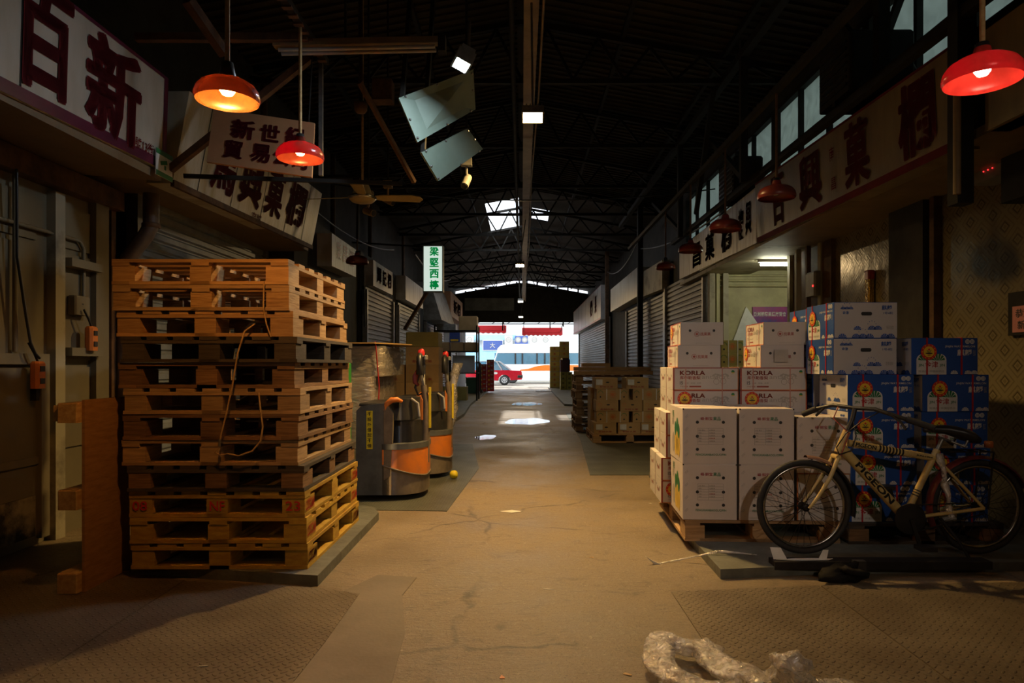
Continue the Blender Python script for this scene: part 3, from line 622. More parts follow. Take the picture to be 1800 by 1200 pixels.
# CCTV cameras / spot lamps
def cctv(c, d, label, mat):
    c, d = Vector(c), Vector(d).normalized(); t = thing('security_camera', label, 'security camera', tuple(c))
    obj('body', MB().tube([c-d*.06, c+d*.08], .038, mat, 12), t); obj('lens', MB().tube([c+d*.08, c+d*.086], .03, black_m, 12), t)
    obj('bracket', MB().tube([c-d*.03, c+Vector((0, 0, .07)), c+Vector((0, .0, .14))], .014, mat, 6), t)
    obj('mount', MB().box((c.x-.05, c.y-.04, c.z+.14), (c.x+.05, c.y+.04, c.z+.22), mat), t)
    obj('drop_rod', MB().tube([c+Vector((0, 0, .2)), (c.x, c.y, ridge(c.x)-.02)], .012, steel_dark, 6), t)
    return t
cctv(P(820, 318, 6.4), (-.2, -.6, -.75), 'white security camera pointing down below the tilted panels', paint_grey)
cctv(P(648, 372, 7.4), (.7, -.5, -.3), 'tan security camera under the ceiling fan', beam_m)
cctv(P(682, 352, 7.8), (.7, -.3, -.4), 'second tan security camera just beyond the fan', beam_m)
tag(obj('alarm_bell', MB().lathe([(.001, -.06), (.04, -.055), (.055, -.03), (.06, .02), (.05, .035), (.02, .05), (.02, 2.1), (.001, 2.1)], P(634, 187, 6), steel_rust, 20)), 'small round tan bell high beside the diagonal pipe', 'bell')
tag(obj('junction_box', MB().cbox((P(655, 175, 6.2)[0], 6.15, Z(178, 6.2)), (P(690, 140, 6.2)[0], 6.3, Z(140, 6.2)), steel_rust)), 'square rusty metal box beside the upper tilted panel', 'box')

# ================================================================ SIGNS
def fascia(name, label, x, x_top, ya, yb, za, zb, ta, tb, face, side, chars, ink, border=.05, depth=.12, seams=(), bcol=None, smalls=(), bold=.03, soffit=None):
    """A fascia board along the alley. side=+1: on the left wall, facing +X; -1: on the right, facing -X. za/zb bottom heights at ya/yb, ta/tb top heights."""
    t = thing(name, label, 'shop sign', (x, (ya+yb)/2, (za+zb)/2))
    s = side
    def pt(f, g, off=0):        # f along Y 0..1, g up 0..1
        y = ya+(yb-ya)*f; b = za+(zb-za)*f; tp = ta+(tb-ta)*f
        return (x+(x_top-x)*g+s*off, y, b+(tp-b)*g)
    m = MB(); q = [pt(0, 0), pt(1, 0), pt(1, 1), pt(0, 1)]; bk = [(p[0]-s*depth, p[1], p[2]) for p in q]
    f = [(0, 1, 2, 3), (7, 6, 5, 4), (0, 4, 5, 1), (1, 5, 6, 2), (2, 6, 7, 3), (3, 7, 4, 0)]
    if s < 0: f = [k[::-1] for k in f]
    m.add(q+bk, f, face); obj('panel', m, t)
    if bcol:
        m = MB(); g = border/(ta-za)
        for a in (((0, 0), (1, 0), (1, g), (0, g)), ((0, 1-g*.35), (1, 1-g*.35), (1, 1), (0, 1)), ((1-border/abs(yb-ya)*.7 if s > 0 else 0, 0), (1, 0) if s > 0 else (border/abs(yb-ya)*.5, 0), (1, 1) if s > 0 else (border/abs(yb-ya)*.5, 1), (1-border/abs(yb-ya)*.7 if s > 0 else 0, 1))):
            p = [pt(*k, .004) for k in a]; m.poly(p if s > 0 else p[::-1], bcol)
        obj('border', m, t)
    if seams:
        m = MB()
        for f_ in seams:
            p = [pt(f_, .0, .002), pt(f_+.0035, .0, .002), pt(f_+.0035, 1, .002), pt(f_, 1, .002)]; m.poly(p if s > 0 else p[::-1], steel_dark)
        obj('seam', m, t)
    def put(mm, ch, f0, f1, g0, g1, bd, mt_):
        bd = max(.04, bd) if bd >= .02 else bd
        if s > 0: o = pt(f0, g0, .006); ux = Vector(pt(f1, g0, .006))-Vector(o)
        else: o = pt(f1, g0, .006); ux = Vector(pt(f0, g0, .006))-Vector(o)
        f_ = f0 if s > 0 else f1
        uy = Vector(pt(f_, g1, .006))-Vector(o)
        mm.text(ch, o, ux, uy, 1, 1, mt_, bd)
    if chars:
        for ch, f0, f1, g0, g1 in chars: m = MB(); put(m, ch, f0, f1, g0, g1, bold, ink); obj('letter', m, t)
    if smalls:
        m = MB()
        for ch, f0, f1, g0, g1 in smalls: put(m, ch, f0, f1, g0, g1, .015, ink)
        obj('small_lettering', m, t)
    return t
def ff(px, x, ya, yb): return ((x*1200/(px-917))-ya)/(yb-ya)
xa = -2.62; ya, yb = 1.2, 5.02
fa = lambda px: ff(px, xa, ya, yb)
sA = fascia('shop_sign', 'large cream fascia sign with two huge dark red characters and purple trim', xa, xa+.02, ya, yb, 2.53, 2.64, 3.28, 3.32, sign_cream, 1,
    [('百', fa(22), fa(124), .13, .99), ('新', fa(146), fa(245), .05, .95)], red_ink, .075, .14, (fa(33),), purple, [('號13街', fa(236), fa(268), .085, .2)], .045)
m = MB(); x_ = xa+.02; y0 = X(268, 1)
def on_plane(px, x): return x*1200/(px-917)
ya_, yb_ = on_plane(268, xa), on_plane(297, xa)
t = thing('notice_board', 'small green and white camera notice at the corner of the big sign', 'notice', (x_, ya_, 2.6))
m.box((x_, ya_, 2.57), (x_+.006, yb_, 2.76), p_white); obj('board', m, t)
m = MB(); m.box((x_+.006, ya_, 2.725), (x_+.008, yb_, 2.76), p_green); m.box((x_+.006, ya_, 2.57), (x_+.008, yb_, 2.605), p_green)
m.bar((x_+.008, ya_+.06, 2.665), (x_+.008, yb_-.08, 2.69), .003, .03, p_green); m.bar((x_+.008, ya_+.12, 2.63), (x_+.008, ya_+.12, 2.66), .003, .02, p_green); obj('print', m, t)

xb = -2.66; ya, yb = 5.2, 8.65
fb = lambda px: ff(px, xb, ya, yb)
fascia('shop_sign', 'stained cream fascia sign with dark red characters behind the hanging wooden sign', xb, xb+.13, ya, yb, 2.60, 2.70, 3.30, 3.38, sign_stain, 1,
    [('馬', fb(362), fb(404), .14, .84), ('興', fb(412), fb(450), .14, .86), ('菓', fb(457), fb(487), .16, .88), ('欄', fb(494), fb(525), .18, .90)], red_ink, .05, .2, (fb(345), fb(403), fb(455), fb(497), fb(528)), None, [('京號', fb(440), fb(457), .02, .11)], .04)
o = obj('sign_edge', MB().bar((xb, ya, 2.60), (xb, yb, 2.70), .03, .05, steel_rust), bpy.data.objects['shop_sign.001'])
fascia('shop_sign', 'small white boxed sign with thin red characters beyond the stained sign', -2.78, -2.78, 10.0, 11.45, 2.66, 2.68, 3.14, 3.14, sign_white, 1,
    [('葉', .17, .33, .3, .85), ('昌', .42, .60, .3, .85), ('欄', .68, .92, .3, .85)], red_ink2, .03, .4, (), None, (), .01)
fascia('shop_sign', 'rusty pale boxed sign with faded characters and a bright glint', -2.76, -2.76, 12.7, 14.6, 2.68, 2.70, 3.16, 3.18, sign_white, 1,
    [('輝', .16, .38, .2, .85), ('記', .44, .64, .2, .85), ('欄', .70, .92, .2, .85)], red_ink, .03, .4, (), None, (), .02)
fascia('shop_sign', 'white streaked sign panel next to the green lettered lightbox', -2.72, -2.72, 16.0, 18.8, 2.74, 2.74, 3.3, 3.3, sign_white, 1, [], red_ink, .03, .3, (.4, .75))
fascia('shop_sign', 'dim grey sign panel behind the green lettered lightbox', -2.4, -2.75, 20.5, 24.5, 2.55, 2.6, 3.7, 3.7, paint_grey, 1, [], red_ink, .03, .6)
fascia('shop_sign', 'faded pink sign panel far along the pallet side', -2.6, -2.6, 25, 30, 3.0, 3.0, 3.9, 3.9, sign_pink, 1, [('新欄', .2, .8, .2, .8)], red_ink, .03, .85)
# hanging wooden sign
pts = [Vector(P(363, 284, 4.75)), Vector(P(548, 311, 4.75)), Vector(P(553, 216, 4.85)), Vector(P(376, 190, 4.85))]
n = (pts[1]-pts[0]).cross(pts[3]-pts[0]).normalized()
t = thing('hanging_sign', 'tilted pinkish wooden sign with six brushed dark red characters in two rows', 'hanging sign', tuple(pts[0]))
m = MB(); m.add(pts+[p-n*.02 for p in pts], [(0, 1, 2, 3), (7, 6, 5, 4), (0, 4, 5, 1), (1, 5, 6, 2), (2, 6, 7, 3), (3, 7, 4, 0)], sign_pink); obj('board', m, t)
ux, uy = pts[1]-pts[0], pts[3]-pts[0]
for ch, a, b, c_, d_ in (('新', .19, .42, .5, .86), ('世', .47, .66, .52, .84), ('紀', .71, .90, .52, .86), ('貿', .14, .33, .12, .46), ('易', .40, .59, .12, .46), ('公', .62, .78, .12, .46), ('司', .80, .95, .10, .42)):
    m = MB(); m.text(ch, pts[0]+ux*a+uy*c_+n*.004, ux, uy, b-a, d_-c_, red_ink, .05); obj('letter', m, t)
for f in (.06, .94): obj('hanger', MB().tube([pts[3].lerp(pts[2], f), pts[3].lerp(pts[2], f)+Vector((0, .1, .6))], .006, steel_dark, 6), t)
# lit lightbox
Y = 14.0; a, b = P(745, 511, Y), P(777, 433, Y)
t = thing('lightbox_sign', 'lit white vertical lightbox sign with four green characters', 'lightbox', (a[0], Y, a[2]))
obj('case', MB().box((a[0]-.02, Y, a[2]-.02), (b[0]+.02, Y+.2, b[2]+.02), paint_grey), t)
obj('face', MB().box((a[0], Y-.012, a[2]), (b[0], Y, b[2]), lightbox), t)
h = (b[2]-a[2])/4
for i, ch in enumerate('梁堅西檸'): m = MB(); m.text(ch, (a[0]+.12, Y-.02, b[2]-(i+1)*h+.03), XA, ZA, .19, h*.82, box_green, .05); obj('letter', m, t)
obj('arm', MB().bar((a[0]+.05, Y+.1, a[2]-.02), (-2.45, Y+.3, 1.95), .06, .06, steel_rust), t)
obj('top_arm', MB().bar((a[0]+.15, Y+.1, b[2]), (-3.5, Y+.1, b[2]+.1), .03, .03, steel_dark), t)
# right-hand fascias
xr = 2.75
def fr(px, ya, yb): return ff(px, xr, ya, yb)
ya, yb = 4.32, 7.96
G = lambda px: fr(px, ya, yb)
fascia('shop_sign', 'long yellowed fascia sign with four large dark red characters on the carton side', xr, xr-.03, ya, yb, 2.58, 2.63, 3.24, 3.32, sign_old, -1,
    [('百', G(1381), G(1360), .13, .90), ('興', G(1447), G(1408), .14, .90), ('菓', G(1532), G(1488), .12, .92), ('欄', G(1650), G(1583), .12, .92)], red_ink, .06, .15, (), red_ink, [('南', G(1471), G(1463), .60, .78), ('昌', G(1472), G(1464), .22, .38)], .04)
fascia('shop_sign', 'plain dim fascia panel above the meter box', xr, xr, 1.8, 4.05, 2.60, 2.60, 3.2, 3.2, sign_old, -1, [], red_ink, .05, .15)
ya, yb = 8.0, 11.9; G2 = lambda px: fr(px, ya, yb)
fascia('shop_sign', 'streaked pale fascia sign partly hidden by unlit red lamps', xr, xr, ya, yb, 2.64, 2.70, 3.30, 3.22, sign_white, -1,
    [('複', G2(1308), G2(1298), .2, .82), ('興', G2(1321), G2(1311), .22, .86), ('欄', G2(1286), G2(1268), .12, .8), ('菓', G2(1256), G2(1240), .12, .8), ('昌', G2(1232), G2(1218), .12, .8)], red_ink, .05, .15, (G2(1296),), None, (), .03)
fascia('shop_sign', 'dark streaked sign panel in the gap before the cream sign', 2.8, 2.8, 13.6, 15.7, 2.72, 2.78, 3.3, 3.35, cream_dirty, -1, [], red_ink, .05, .15, (.3, .55, .8))
fascia('shop_sign', 'smooth cream sign box with a dangling cord', 2.72, 2.72, 16.0, 20.9, 2.82, 2.82, 3.5, 3.5, sign_cream, -1, [], red_ink, .05, .4)
fascia('shop_sign', 'pale rust streaked sign with red edge toward the street', 2.62, 2.62, 22.6, 34.5, 2.72, 2.72, 3.85, 3.85, sign_white, -1, [('果', .1, .16, .25, .8), ('欄', .22, .30, .25, .8)], red_ink2, .06, .2, (.08, .2, .33, .45, .6, .75), red_ink2)
# dark steel frame on the carton side
def post(x, y, z0, z1, wd, mat, label): return tag(obj('steel_post', MB().box((x-wd/2, y-wd/2, z0), (x+wd/2, y+wd/2, z1), mat)), label, 'post', 'steel posts of the carton side')
post(2.70, 4.20, 2.2, 5.0, .10, steel_dark, 'black steel post where the long yellowed sign ends')
post(2.9, 5.5, 3.4, 5.0, .09, steel_dark, 'black steel post in front of the nearest frosted window')
post(2.6, 8.0, 3.35, 5.0, .08, steel_dark, 'black steel post above the joint of the two signs')
post(2.6, 11.2, 3.3, 5.0, .08, steel_dark, 'black steel post above the streaked sign')
post(2.75, 15.85, 0, 5.0, .12, steel_dark, 'steel post beside the cream sign box')
post(2.75, 22.0, 0, 5.0, .12, steel_rust, 'brown steel post beyond the roller shutters')
rail((2.7, 2.5, 3.36), (2.7, 12.2, 3.38), .07, steel_dark, 'steel_beam', 'dark steel beam along the top of the right signs', 'beam')
rail((2.6, 2.5, 4.85), (2.6, 18, 4.85), .09, steel_dark, 'steel_beam', 'dark steel beam under the roof edge on the carton side', 'beam')
for (a, b), lb in zip((((3.345, 6.0, 3.5), (3.345, 7.1, 4.75)), ((3.46, 7.4, 3.45), (3.46, 6.1, 4.7)), ((2.6, 8.0, 3.4), (2.6, 9.4, 4.3)), ((2.53, 9.9, 3.4), (2.53, 9.0, 4.85)), ((2.6, 11.2, 3.4), (2.6, 13.5, 4.4))),
        ('diagonal lattice bar across the nearest frosted window', 'opposite diagonal lattice bar across the nearest frosted window', 'diagonal bar above the streaked sign', 'crossing diagonal bar above the streaked sign', 'far diagonal bar above the dark sign panel')):
    rail(a, b, .06, steel_dark, 'lattice_bar', lb, 'bar')
m = MB(); m.tube([(3.40, 5.95, 3.75), (3.40, 6.1, 3.98), (3.40, 6.35, 4.06), (3.40, 6.65, 3.95), (3.40, 6.8, 3.6)], .05, steel_dark, 10); tag(obj('bent_pipe', m), 'thick black bent pipe in front of the nearest frosted window', 'pipe')
for (px, py, Y, a, b, c_), lb in zip(((1520, 130, 6.0, .55, .6, .5), (1301, 320, 9.2, .38, .7, .5)), ('big black box unit mounted above the long yellowed sign', 'dark louvred box above the streaked sign')):
    c = P(px, py, Y); t = thing('air_conditioner', lb, 'air conditioner', c)
    obj('casing', MB().cbox((c[0]-a/2, c[1]-b/2, c[2]-c_/2), (c[0]+a/2, c[1]+b/2, c[2]+c_/2), steel_dark, .02), t)
    m = MB()
    for k in range(7): m.box((c[0]-a/2-.012, c[1]-b/2+.05, c[2]-c_/2+.05+k*.06), (c[0]-a/2, c[1]+b/2-.05, c[2]-c_/2+.075+k*.06), black_m)
    obj('grille', m, t); obj('bracket', MB().bar((c[0]-a/2, c[1], c[2]-c_/2-.02), (3.5, c[1], c[2]-c_/2-.02), .05, .04, steel_dark), t)
m = MB(); m.tube([(2.64, 4.14, 2.25), (2.64, 4.14, 2.95)], .022, beam_m, 10); tag(obj('conduit', m), 'tan upright conduit beside the meter box', 'conduit')
# meter boxes on the tiled wall
y_ = 4.75
t = thing('meter_box', 'grey meter box with three red lights high on the tiled wall', 'meter box', (3.3, y_, 2.5))
obj('casing', MB().cbox((3.28, 4.62, 2.52), (3.45, 4.98, 2.70), paint_grey, .015), t)
obj('window', MB().box((3.274, 4.72, 2.61), (3.28, 4.92, 2.65), black_m), t)
m = MB()
for k in range(3): m.lathe([(.001, -.005), (.004, -.004), (.004, .004), (.001, .005)], (3.274, 4.84-k*.045, 2.585), led_red, 8)
obj('indicator_light', m, t)
t = thing('meter_box', 'dark blank electrical cabinet beside the grey meter box', 'meter box', (3.3, 4.3, 2.3)); obj('casing', MB().cbox((3.22, 4.08, 2.30), (3.45, 4.60, 2.74), steel_dark, .015), t); obj('latch', MB().box((3.21, 4.3, 2.45), (3.22, 4.34, 2.53), black_m), t)
t = thing('meter_box', 'dark control box with one red light beside the shop doorway', 'meter box', (3.3, 7.3, 1.9)); obj('casing', MB().cbox((3.31, 7.72, 2.0), (3.45, 7.98, 2.28), paint_grey, .02), t); obj('indicator_light', MB().box((3.30, 7.74, 2.10), (3.31, 7.76, 2.12), led_red), t)
t = thing('notice_sheet', 'pink printed notice on a dark clip board on the tiled wall', 'notice', (3.43, 4.6, 1.4))
obj('board', MB().box((3.42, 4.5, 1.42), (3.45, 4.80, 1.72), steel_dark), t); obj('sheet', MB().box((3.414, 4.5, 1.44), (3.42, 4.75, 1.62), flat('pink_paper', (.62, .24, .24))), t)
m = MB(); m.text('恭賀', (3.412, 4.72, 1.54), NY, ZA, .15, .06, p_black, .01); m.text('新年', (3.412, 4.70, 1.46), NY, ZA, .15, .06, p_black, .01); obj('lettering', m, t)
o = tag(obj('incense_ornament', MB().cbox((3.38, 6.65, 1.35), (3.445, 6.73, 2.12), gold, .012)), 'glittering gold and red upright ornament against the tiled wall', 'ornament')
obj('cap', MB().cbox((3.375, 6.645, 2.05), (3.447, 6.735, 2.14), flat('foil_red', (.25, .02, .02), rough=.3), .012), o)
# ---------------------------------------------------------------- left shop front fittings
t = thing('wall_socket', 'square cream wall socket on the shop front panel', 'socket', (-3.28, 5.05, 1.62)); obj('plate', MB().cbox((-3.285, 4.93, 1.58), (-3.22, 5.10, 1.72), cream, .01), t)
obj('holes', MB().box((-3.221, 5.0, 1.655), (-3.219, 5.02, 1.665), black_m), t)
def pendant(x, y, z, label):
    t = thing('control_pendant', label, 'switch', (x, y, z))
    obj('case', MB().cbox((x-.03, y-.045, z-.10), (x+.03, y+.045, z+.08), orange_m, .015), t)
    for dz in (.03, -.05): obj('button', MB().box((x+.028, y-.02, z+dz-.018), (x+.036, y+.02, z+dz+.018), black_m), t)
    obj('cable', MB().tube([(x, y, z+.08), (x, y-.03, z+.13), (x-.01, y-.07, z+.20)], .008, black_m, 6), t); return t
pendant(-3.19, 5.06, 1.42, 'orange hoist control hanging below the cream wall socket')
pendant(-3.19, 4.50, 1.16, 'orange hoist control hanging on the low cream door')
for z, lb in ((1.95, 'upper short cream bracket sticking out beside the timber post'), (1.31, 'lower short cream bracket sticking out beside the timber post')):
    tag(obj('wall_bracket', MB().box((-3.28, 4.86, z-.03), (-3.20, 5.22, z+.03), cream)), lb, 'bracket')
def pipe(name, pts, r, mat, label, cat='pipe'): return tag(obj(name, MB().tube(pts, r, mat, 10)), label, cat)
pipe('conduit', [(-3.25, 4.38, 2.45), (-3.25, 4.38, 1.3)], .016, cream, 'thin cream upright conduit on the shop front')
pipe('conduit', [(-3.26, 3.6, 2.13), (-3.26, 5.03, 2.13), (-3.26, 5.08, 2.08), (-3.26, 5.08, 1.72)], .014, cream, 'cream conduit running down to the wall socket')
pipe('cable', [(-3.18, 4.3, 2.45), (-3.20, 4.33, 1.9), (-3.19, 4.40, 1.5), (-3.18, 4.42, 1.36), (-3.17, 4.45, 1.29), (-3.17, 4.49, 1.26)], .009, black_m, 'loose black cable drooping down the shop front', 'cable')
m = MB(); m.tube([(-3.05, 5.62, 2.62), (-3.05, 5.62, 2.36), (-3.08, 5.6, 2.28), (-3.22, 5.58, 2.08), (-3.24, 5.57, 2.0), (-3.24, 5.57, .4)], .062, M('downpipe_brown', (.13, .09, .06), (.07, .045, .03), rough=.5, scale=5), 16)
for z in (2.36, 1.9): m.lathe([(.062, -.02), (.072, -.015), (.072, .015), (.062, .02)], (-3.05 if z > 2.1 else -3.24, 5.62 if z > 2.1 else 5.57, z), steel_rust, 16)
tag(obj('downpipe', m), 'thick brown bent drainpipe behind the pallet stack', 'drainpipe')
def shutter(x, y0, y1, z1, s, mat, label):
    t = thing('roller_shutter', label, 'roller shutter', (x, (y0+y1)/2, 0), 'closed roller shutters')
    m = MB(); z = .08; prof = []
    while z < z1: prof += [(0, z), (.022, z+.015), (.022, z+.06), (0, z+.078)]; z += .09
    vs = []; n = len(prof)
    for y in (y0, y1): vs += [(x+s*d, y, zz) for d, zz in prof]
    m.add(vs, [(i, i+1, n+i+1, n+i) for i in range(n-1)], mat); m.box((x-.05*s-.01, y0, .08), (x-.05*s, y1, z1), mat); obj('curtain', m, t)
    for y in (y0, y1): obj('guide', MB().box((x-.03, y-.04, 0), (x+.06 if s > 0 else x+.03, y+.04, z1), steel_grey) if s > 0 else MB().box((x-.06, y-.04, 0), (x+.03, y+.04, z1), steel_grey), t)
    obj('bottom_bar', MB().box((x-.02, y0, .0), (x+.03, y1, .08), steel_grey), t); return t
shutter(-3.3, 5.80, 8.7, 2.66, 1, shut_m, 'pale grey roller shutter behind the pallet stack')
shutter(-2.9, 12.6, 15.2, 2.6, 1, shut_dark, 'dark roller shutter below the rusty boxed sign')
shutter(-2.9, 15.9, 19.0, 2.6, 1, shut_m, 'grey ribbed roller shutter below the white streaked panel')
shutter(-2.9, 20.5, 30.0, 2.5, 1, shut_dark, 'far dark roller shutter behind the metal rack')
shutter(2.9, 10.75, 13.6, 2.75, -1, shut_dark, 'dark roller shutter just past the lit shop')
shutter(2.9, 13.7, 18.6, 2.66, -1, shut_dark, 'dark roller shutter below the cream sign box')
shutter(2.9, 22.6, 34.0, 2.8, -1, shut_dark, 'far dark roller shutter below the red edged sign')
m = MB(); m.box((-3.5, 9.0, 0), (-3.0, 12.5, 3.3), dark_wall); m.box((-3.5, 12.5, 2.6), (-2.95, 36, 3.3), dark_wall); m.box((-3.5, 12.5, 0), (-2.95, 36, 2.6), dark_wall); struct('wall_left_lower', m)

# ================================================================ PALLETS
def pallet(mats, label, wd=1.0, dp=1.22, ydeck=False, h=.1464, yellow=False, text=None, name='wooden_pallet', group='stacked wooden pallets'):
    """origin at the front-left bottom corner; front faces -Y"""
    wb, wk = mats; t = thing(name, label, 'pallet', (0, 0, 0), group)
    tb = .019; tk = h-.003-4*tb+tb; hb = h-3*tb-.002
    r = random.Random(label)
    for x, bw in ((0, .10), (wd/2-.055, .11), (wd-.10, .10)):
        obj('base_board', MB().box((x, .0, 0), (x+bw, dp, tb), wb), t)
    for y in (0.0, dp-.10): obj('base_board', MB().box((.10, y, 0), (wd-.10, y+.10, tb), wb), t)
    pr = []
    for i, x in enumerate((0, wd/2-.06, wd-.13)):
        for j, (y, bd) in enumerate(((0, .185), (dp/2-.07, .14), (dp-.19, .185))):
            a = r.uniform(0, .008); m = MB().box((x+(a if i == 0 else 0), y+r.uniform(.001, .007), tb), (x+(.12 if i == 1 else .13)-(a if i == 2 else 0), y+bd, tb+hb), wk)
            if text and j == 0: m.text(text[i], (x+.02, y-.002, tb+.018), XA, ZA, .085, hb*.62, p_sun, .012)
            if yellow and i == 2 and j != 1: m.text('LOSCAM', (x+.132, y+.014, tb+.014), YA, ZA, .155, hb*.72, p_sun, .045)
            obj('block', m, t)
    zz = tb+hb
    for k in range(3):
        if ydeck: a = (0, (0, dp/2-.05, dp-.10)[k], zz); b = (wd, a[1]+.10, zz+tb)
        else: a = ((0, wd/2-.05, wd-.10)[k], 0, zz); b = (a[0]+.10, dp, zz+tb)
        obj('stringer', MB().box(a, b, wb), t)
    n = 7
    for k in range(n):
        L_ = wd if ydeck else dp; bw = .105; p = k*(L_-bw)/(n-1)
        if ydeck: a = (p, r.uniform(-.004, .004), zz+tb); b = (p+bw, dp, zz+2*tb)
        else: a = (r.uniform(-.004, .004), p, zz+tb); b = (wd, p+bw, zz+2*tb)
        obj('deck_board', MB().box(a, b, wb), t)
    return t
LV = ['bottom', 'second from the bottom', 'third from the bottom', 'fourth from the bottom', 'fifth from the bottom', 'sixth from the bottom', 'seventh from the bottom', 'eighth from the bottom', 'ninth from the bottom', 'third from the top', 'second from the top', 'topmost']
spec = [  # px left edge, mats, ydeck, yellow, text, colour word, rot
    (231, (wood_yellow, wood_yellow), True, True, None, 'yellow marked', 0), (229, (wood_yellow, wood_yellow), False, True, None, 'yellow marked', .4),
    (226, (wood_yellow, wood_yellow), True, True, ('08', 'NF', '23'), 'numbered yellow', -.3), (225, (wood_dark, wood_brown), True, False, None, 'dark worn', .3),
    (214, (wood_tan, wood_tan), False, False, None, 'tan', .2), (216, (wood_brown, wood_brown), False, False, None, 'brown', -.3),
    (218, (wood_tan, wood_tan), True, False, None, 'tan', .5), (208, (wood_brown, wood_brown), False, False, None, 'brown', 0),
    (214, (wood_dark, wood_dark), True, False, None, 'charred looking dark', -.4), (205, (wood_new, wood_new), True, False, None, 'fresh orange', .2),
    (199, (wood_tan, ply_block), False, False, None, 'layered block', .1), (198, (wood_new, wood_new), False, False, None, 'fresh tan', -.2)]
for i, (px, mt, yd, ye, tx, cw, rot) in enumerate(spec):
    t = pallet(mt, f'{cw} wooden pallet, {LV[i]} of the tall pallet stack', ydeck=yd, yellow=ye, text=tx)
    t.location = (X(px, 3.87), 3.87+random.uniform(-.012, .012), .06+i*.1464); t.rotation_euler = (0, 0, math.radians(rot))
# wire sling on the pallet stack
m = MB(); yy = 3.835
pts = [P(465, 500, yy), P(463, 540, yy), P(470, 570, yy), P(478, 590, yy)]
m.tube([P(448, 569, yy+.02), P(430, 582, yy-.01), P(418, 620, yy-.015), P(408, 680, yy-.015), P(396, 735, yy-.015), P(388, 765, yy-.015), P(386, 785, yy-.015), P(378, 795, yy-.015), P(388, 800, yy-.02), P(400, 797, yy-.02), P(420, 801, yy-.02), P(444, 792, yy-.02), P(458, 775, yy-.02), P(462, 750, yy-.01), P(458, 720, yy), P(455, 690, yy+.02)], .005, timber, 6)
m.tube([P(464, 495, yy), P(463, 540, yy-.005), P(468, 568, yy), P(476, 592, yy+.01)], .0045, timber, 6)
sl_ = tag(obj('rope_sling', m), 'thin tan cord looped down the front of the pallet stack', 'cord')
obj('clamp', MB().tube([P(387, 772, yy-.016), P(386, 784, yy-.016)], .008, steel_grey, 6), sl_)
# plywood panel on edge with timber bearers
t = thing('plywood_panel', 'orange plywood panel standing on edge beside the pallet stack', 'panel', (-2.34, 3.64, 0))
obj('sheet', MB().box((-2.345, 3.64, .006), (-2.33, 4.06, 1.03), plywood), t)
for z, x0 in ((.01, -2.455), (.45, -2.45), (.91, -2.452)):
    obj('bearer', MB().cbox((x0, 3.60, z), (-2.346, 4.75, z+.105), timber, .006), t)
obj('bearer_block', MB().cbox((-2.50, 3.64, .915), (-2.453, 3.86, 1.0), timber, .004), t)

# ================================================================ CARTONS
def sun_sticker(c, r, ud, vd, nd):
    c, ud, vd, nd = map(Vector, (c, ud, vd, nd)); m = MB()
    m.disc(c+nd*.002, r, ud, vd, p_sun, 28); m.disc(c+nd*.0035, r*.68, ud, vd, p_yel, 24)
    for k in range(12):
        a = 2*PI*k/12; m.disc(c+nd*.0035+ud*r*.84*math.cos(a)+vd*r*.84*math.sin(a), r*.07, ud, vd, p_yel, 6)
    q = c+nd*.005; m.disc(q-vd*r*.18, r*.45, ud, vd, p_black, 16, r*.09)
    for s in (-1, 1): m.poly([q-vd*r*.1, q+ud*s*r*.12-vd*r*.02, q+ud*s*r*.36+vd*r*.22, q+ud*s*r*.1+vd*r*.12], p_green)
    m.disc(q+vd*r*.28, r*.13, ud, vd, p_sun, 10); m.text('太阳', q-ud*r*.2-vd*r*.5, ud, vd, r*.4, r*.2, p_red, .02)
    return m
def face_mb(m, org, ud, vd, wd, ht): return Vector(org), Vector(ud), Vector(vd)
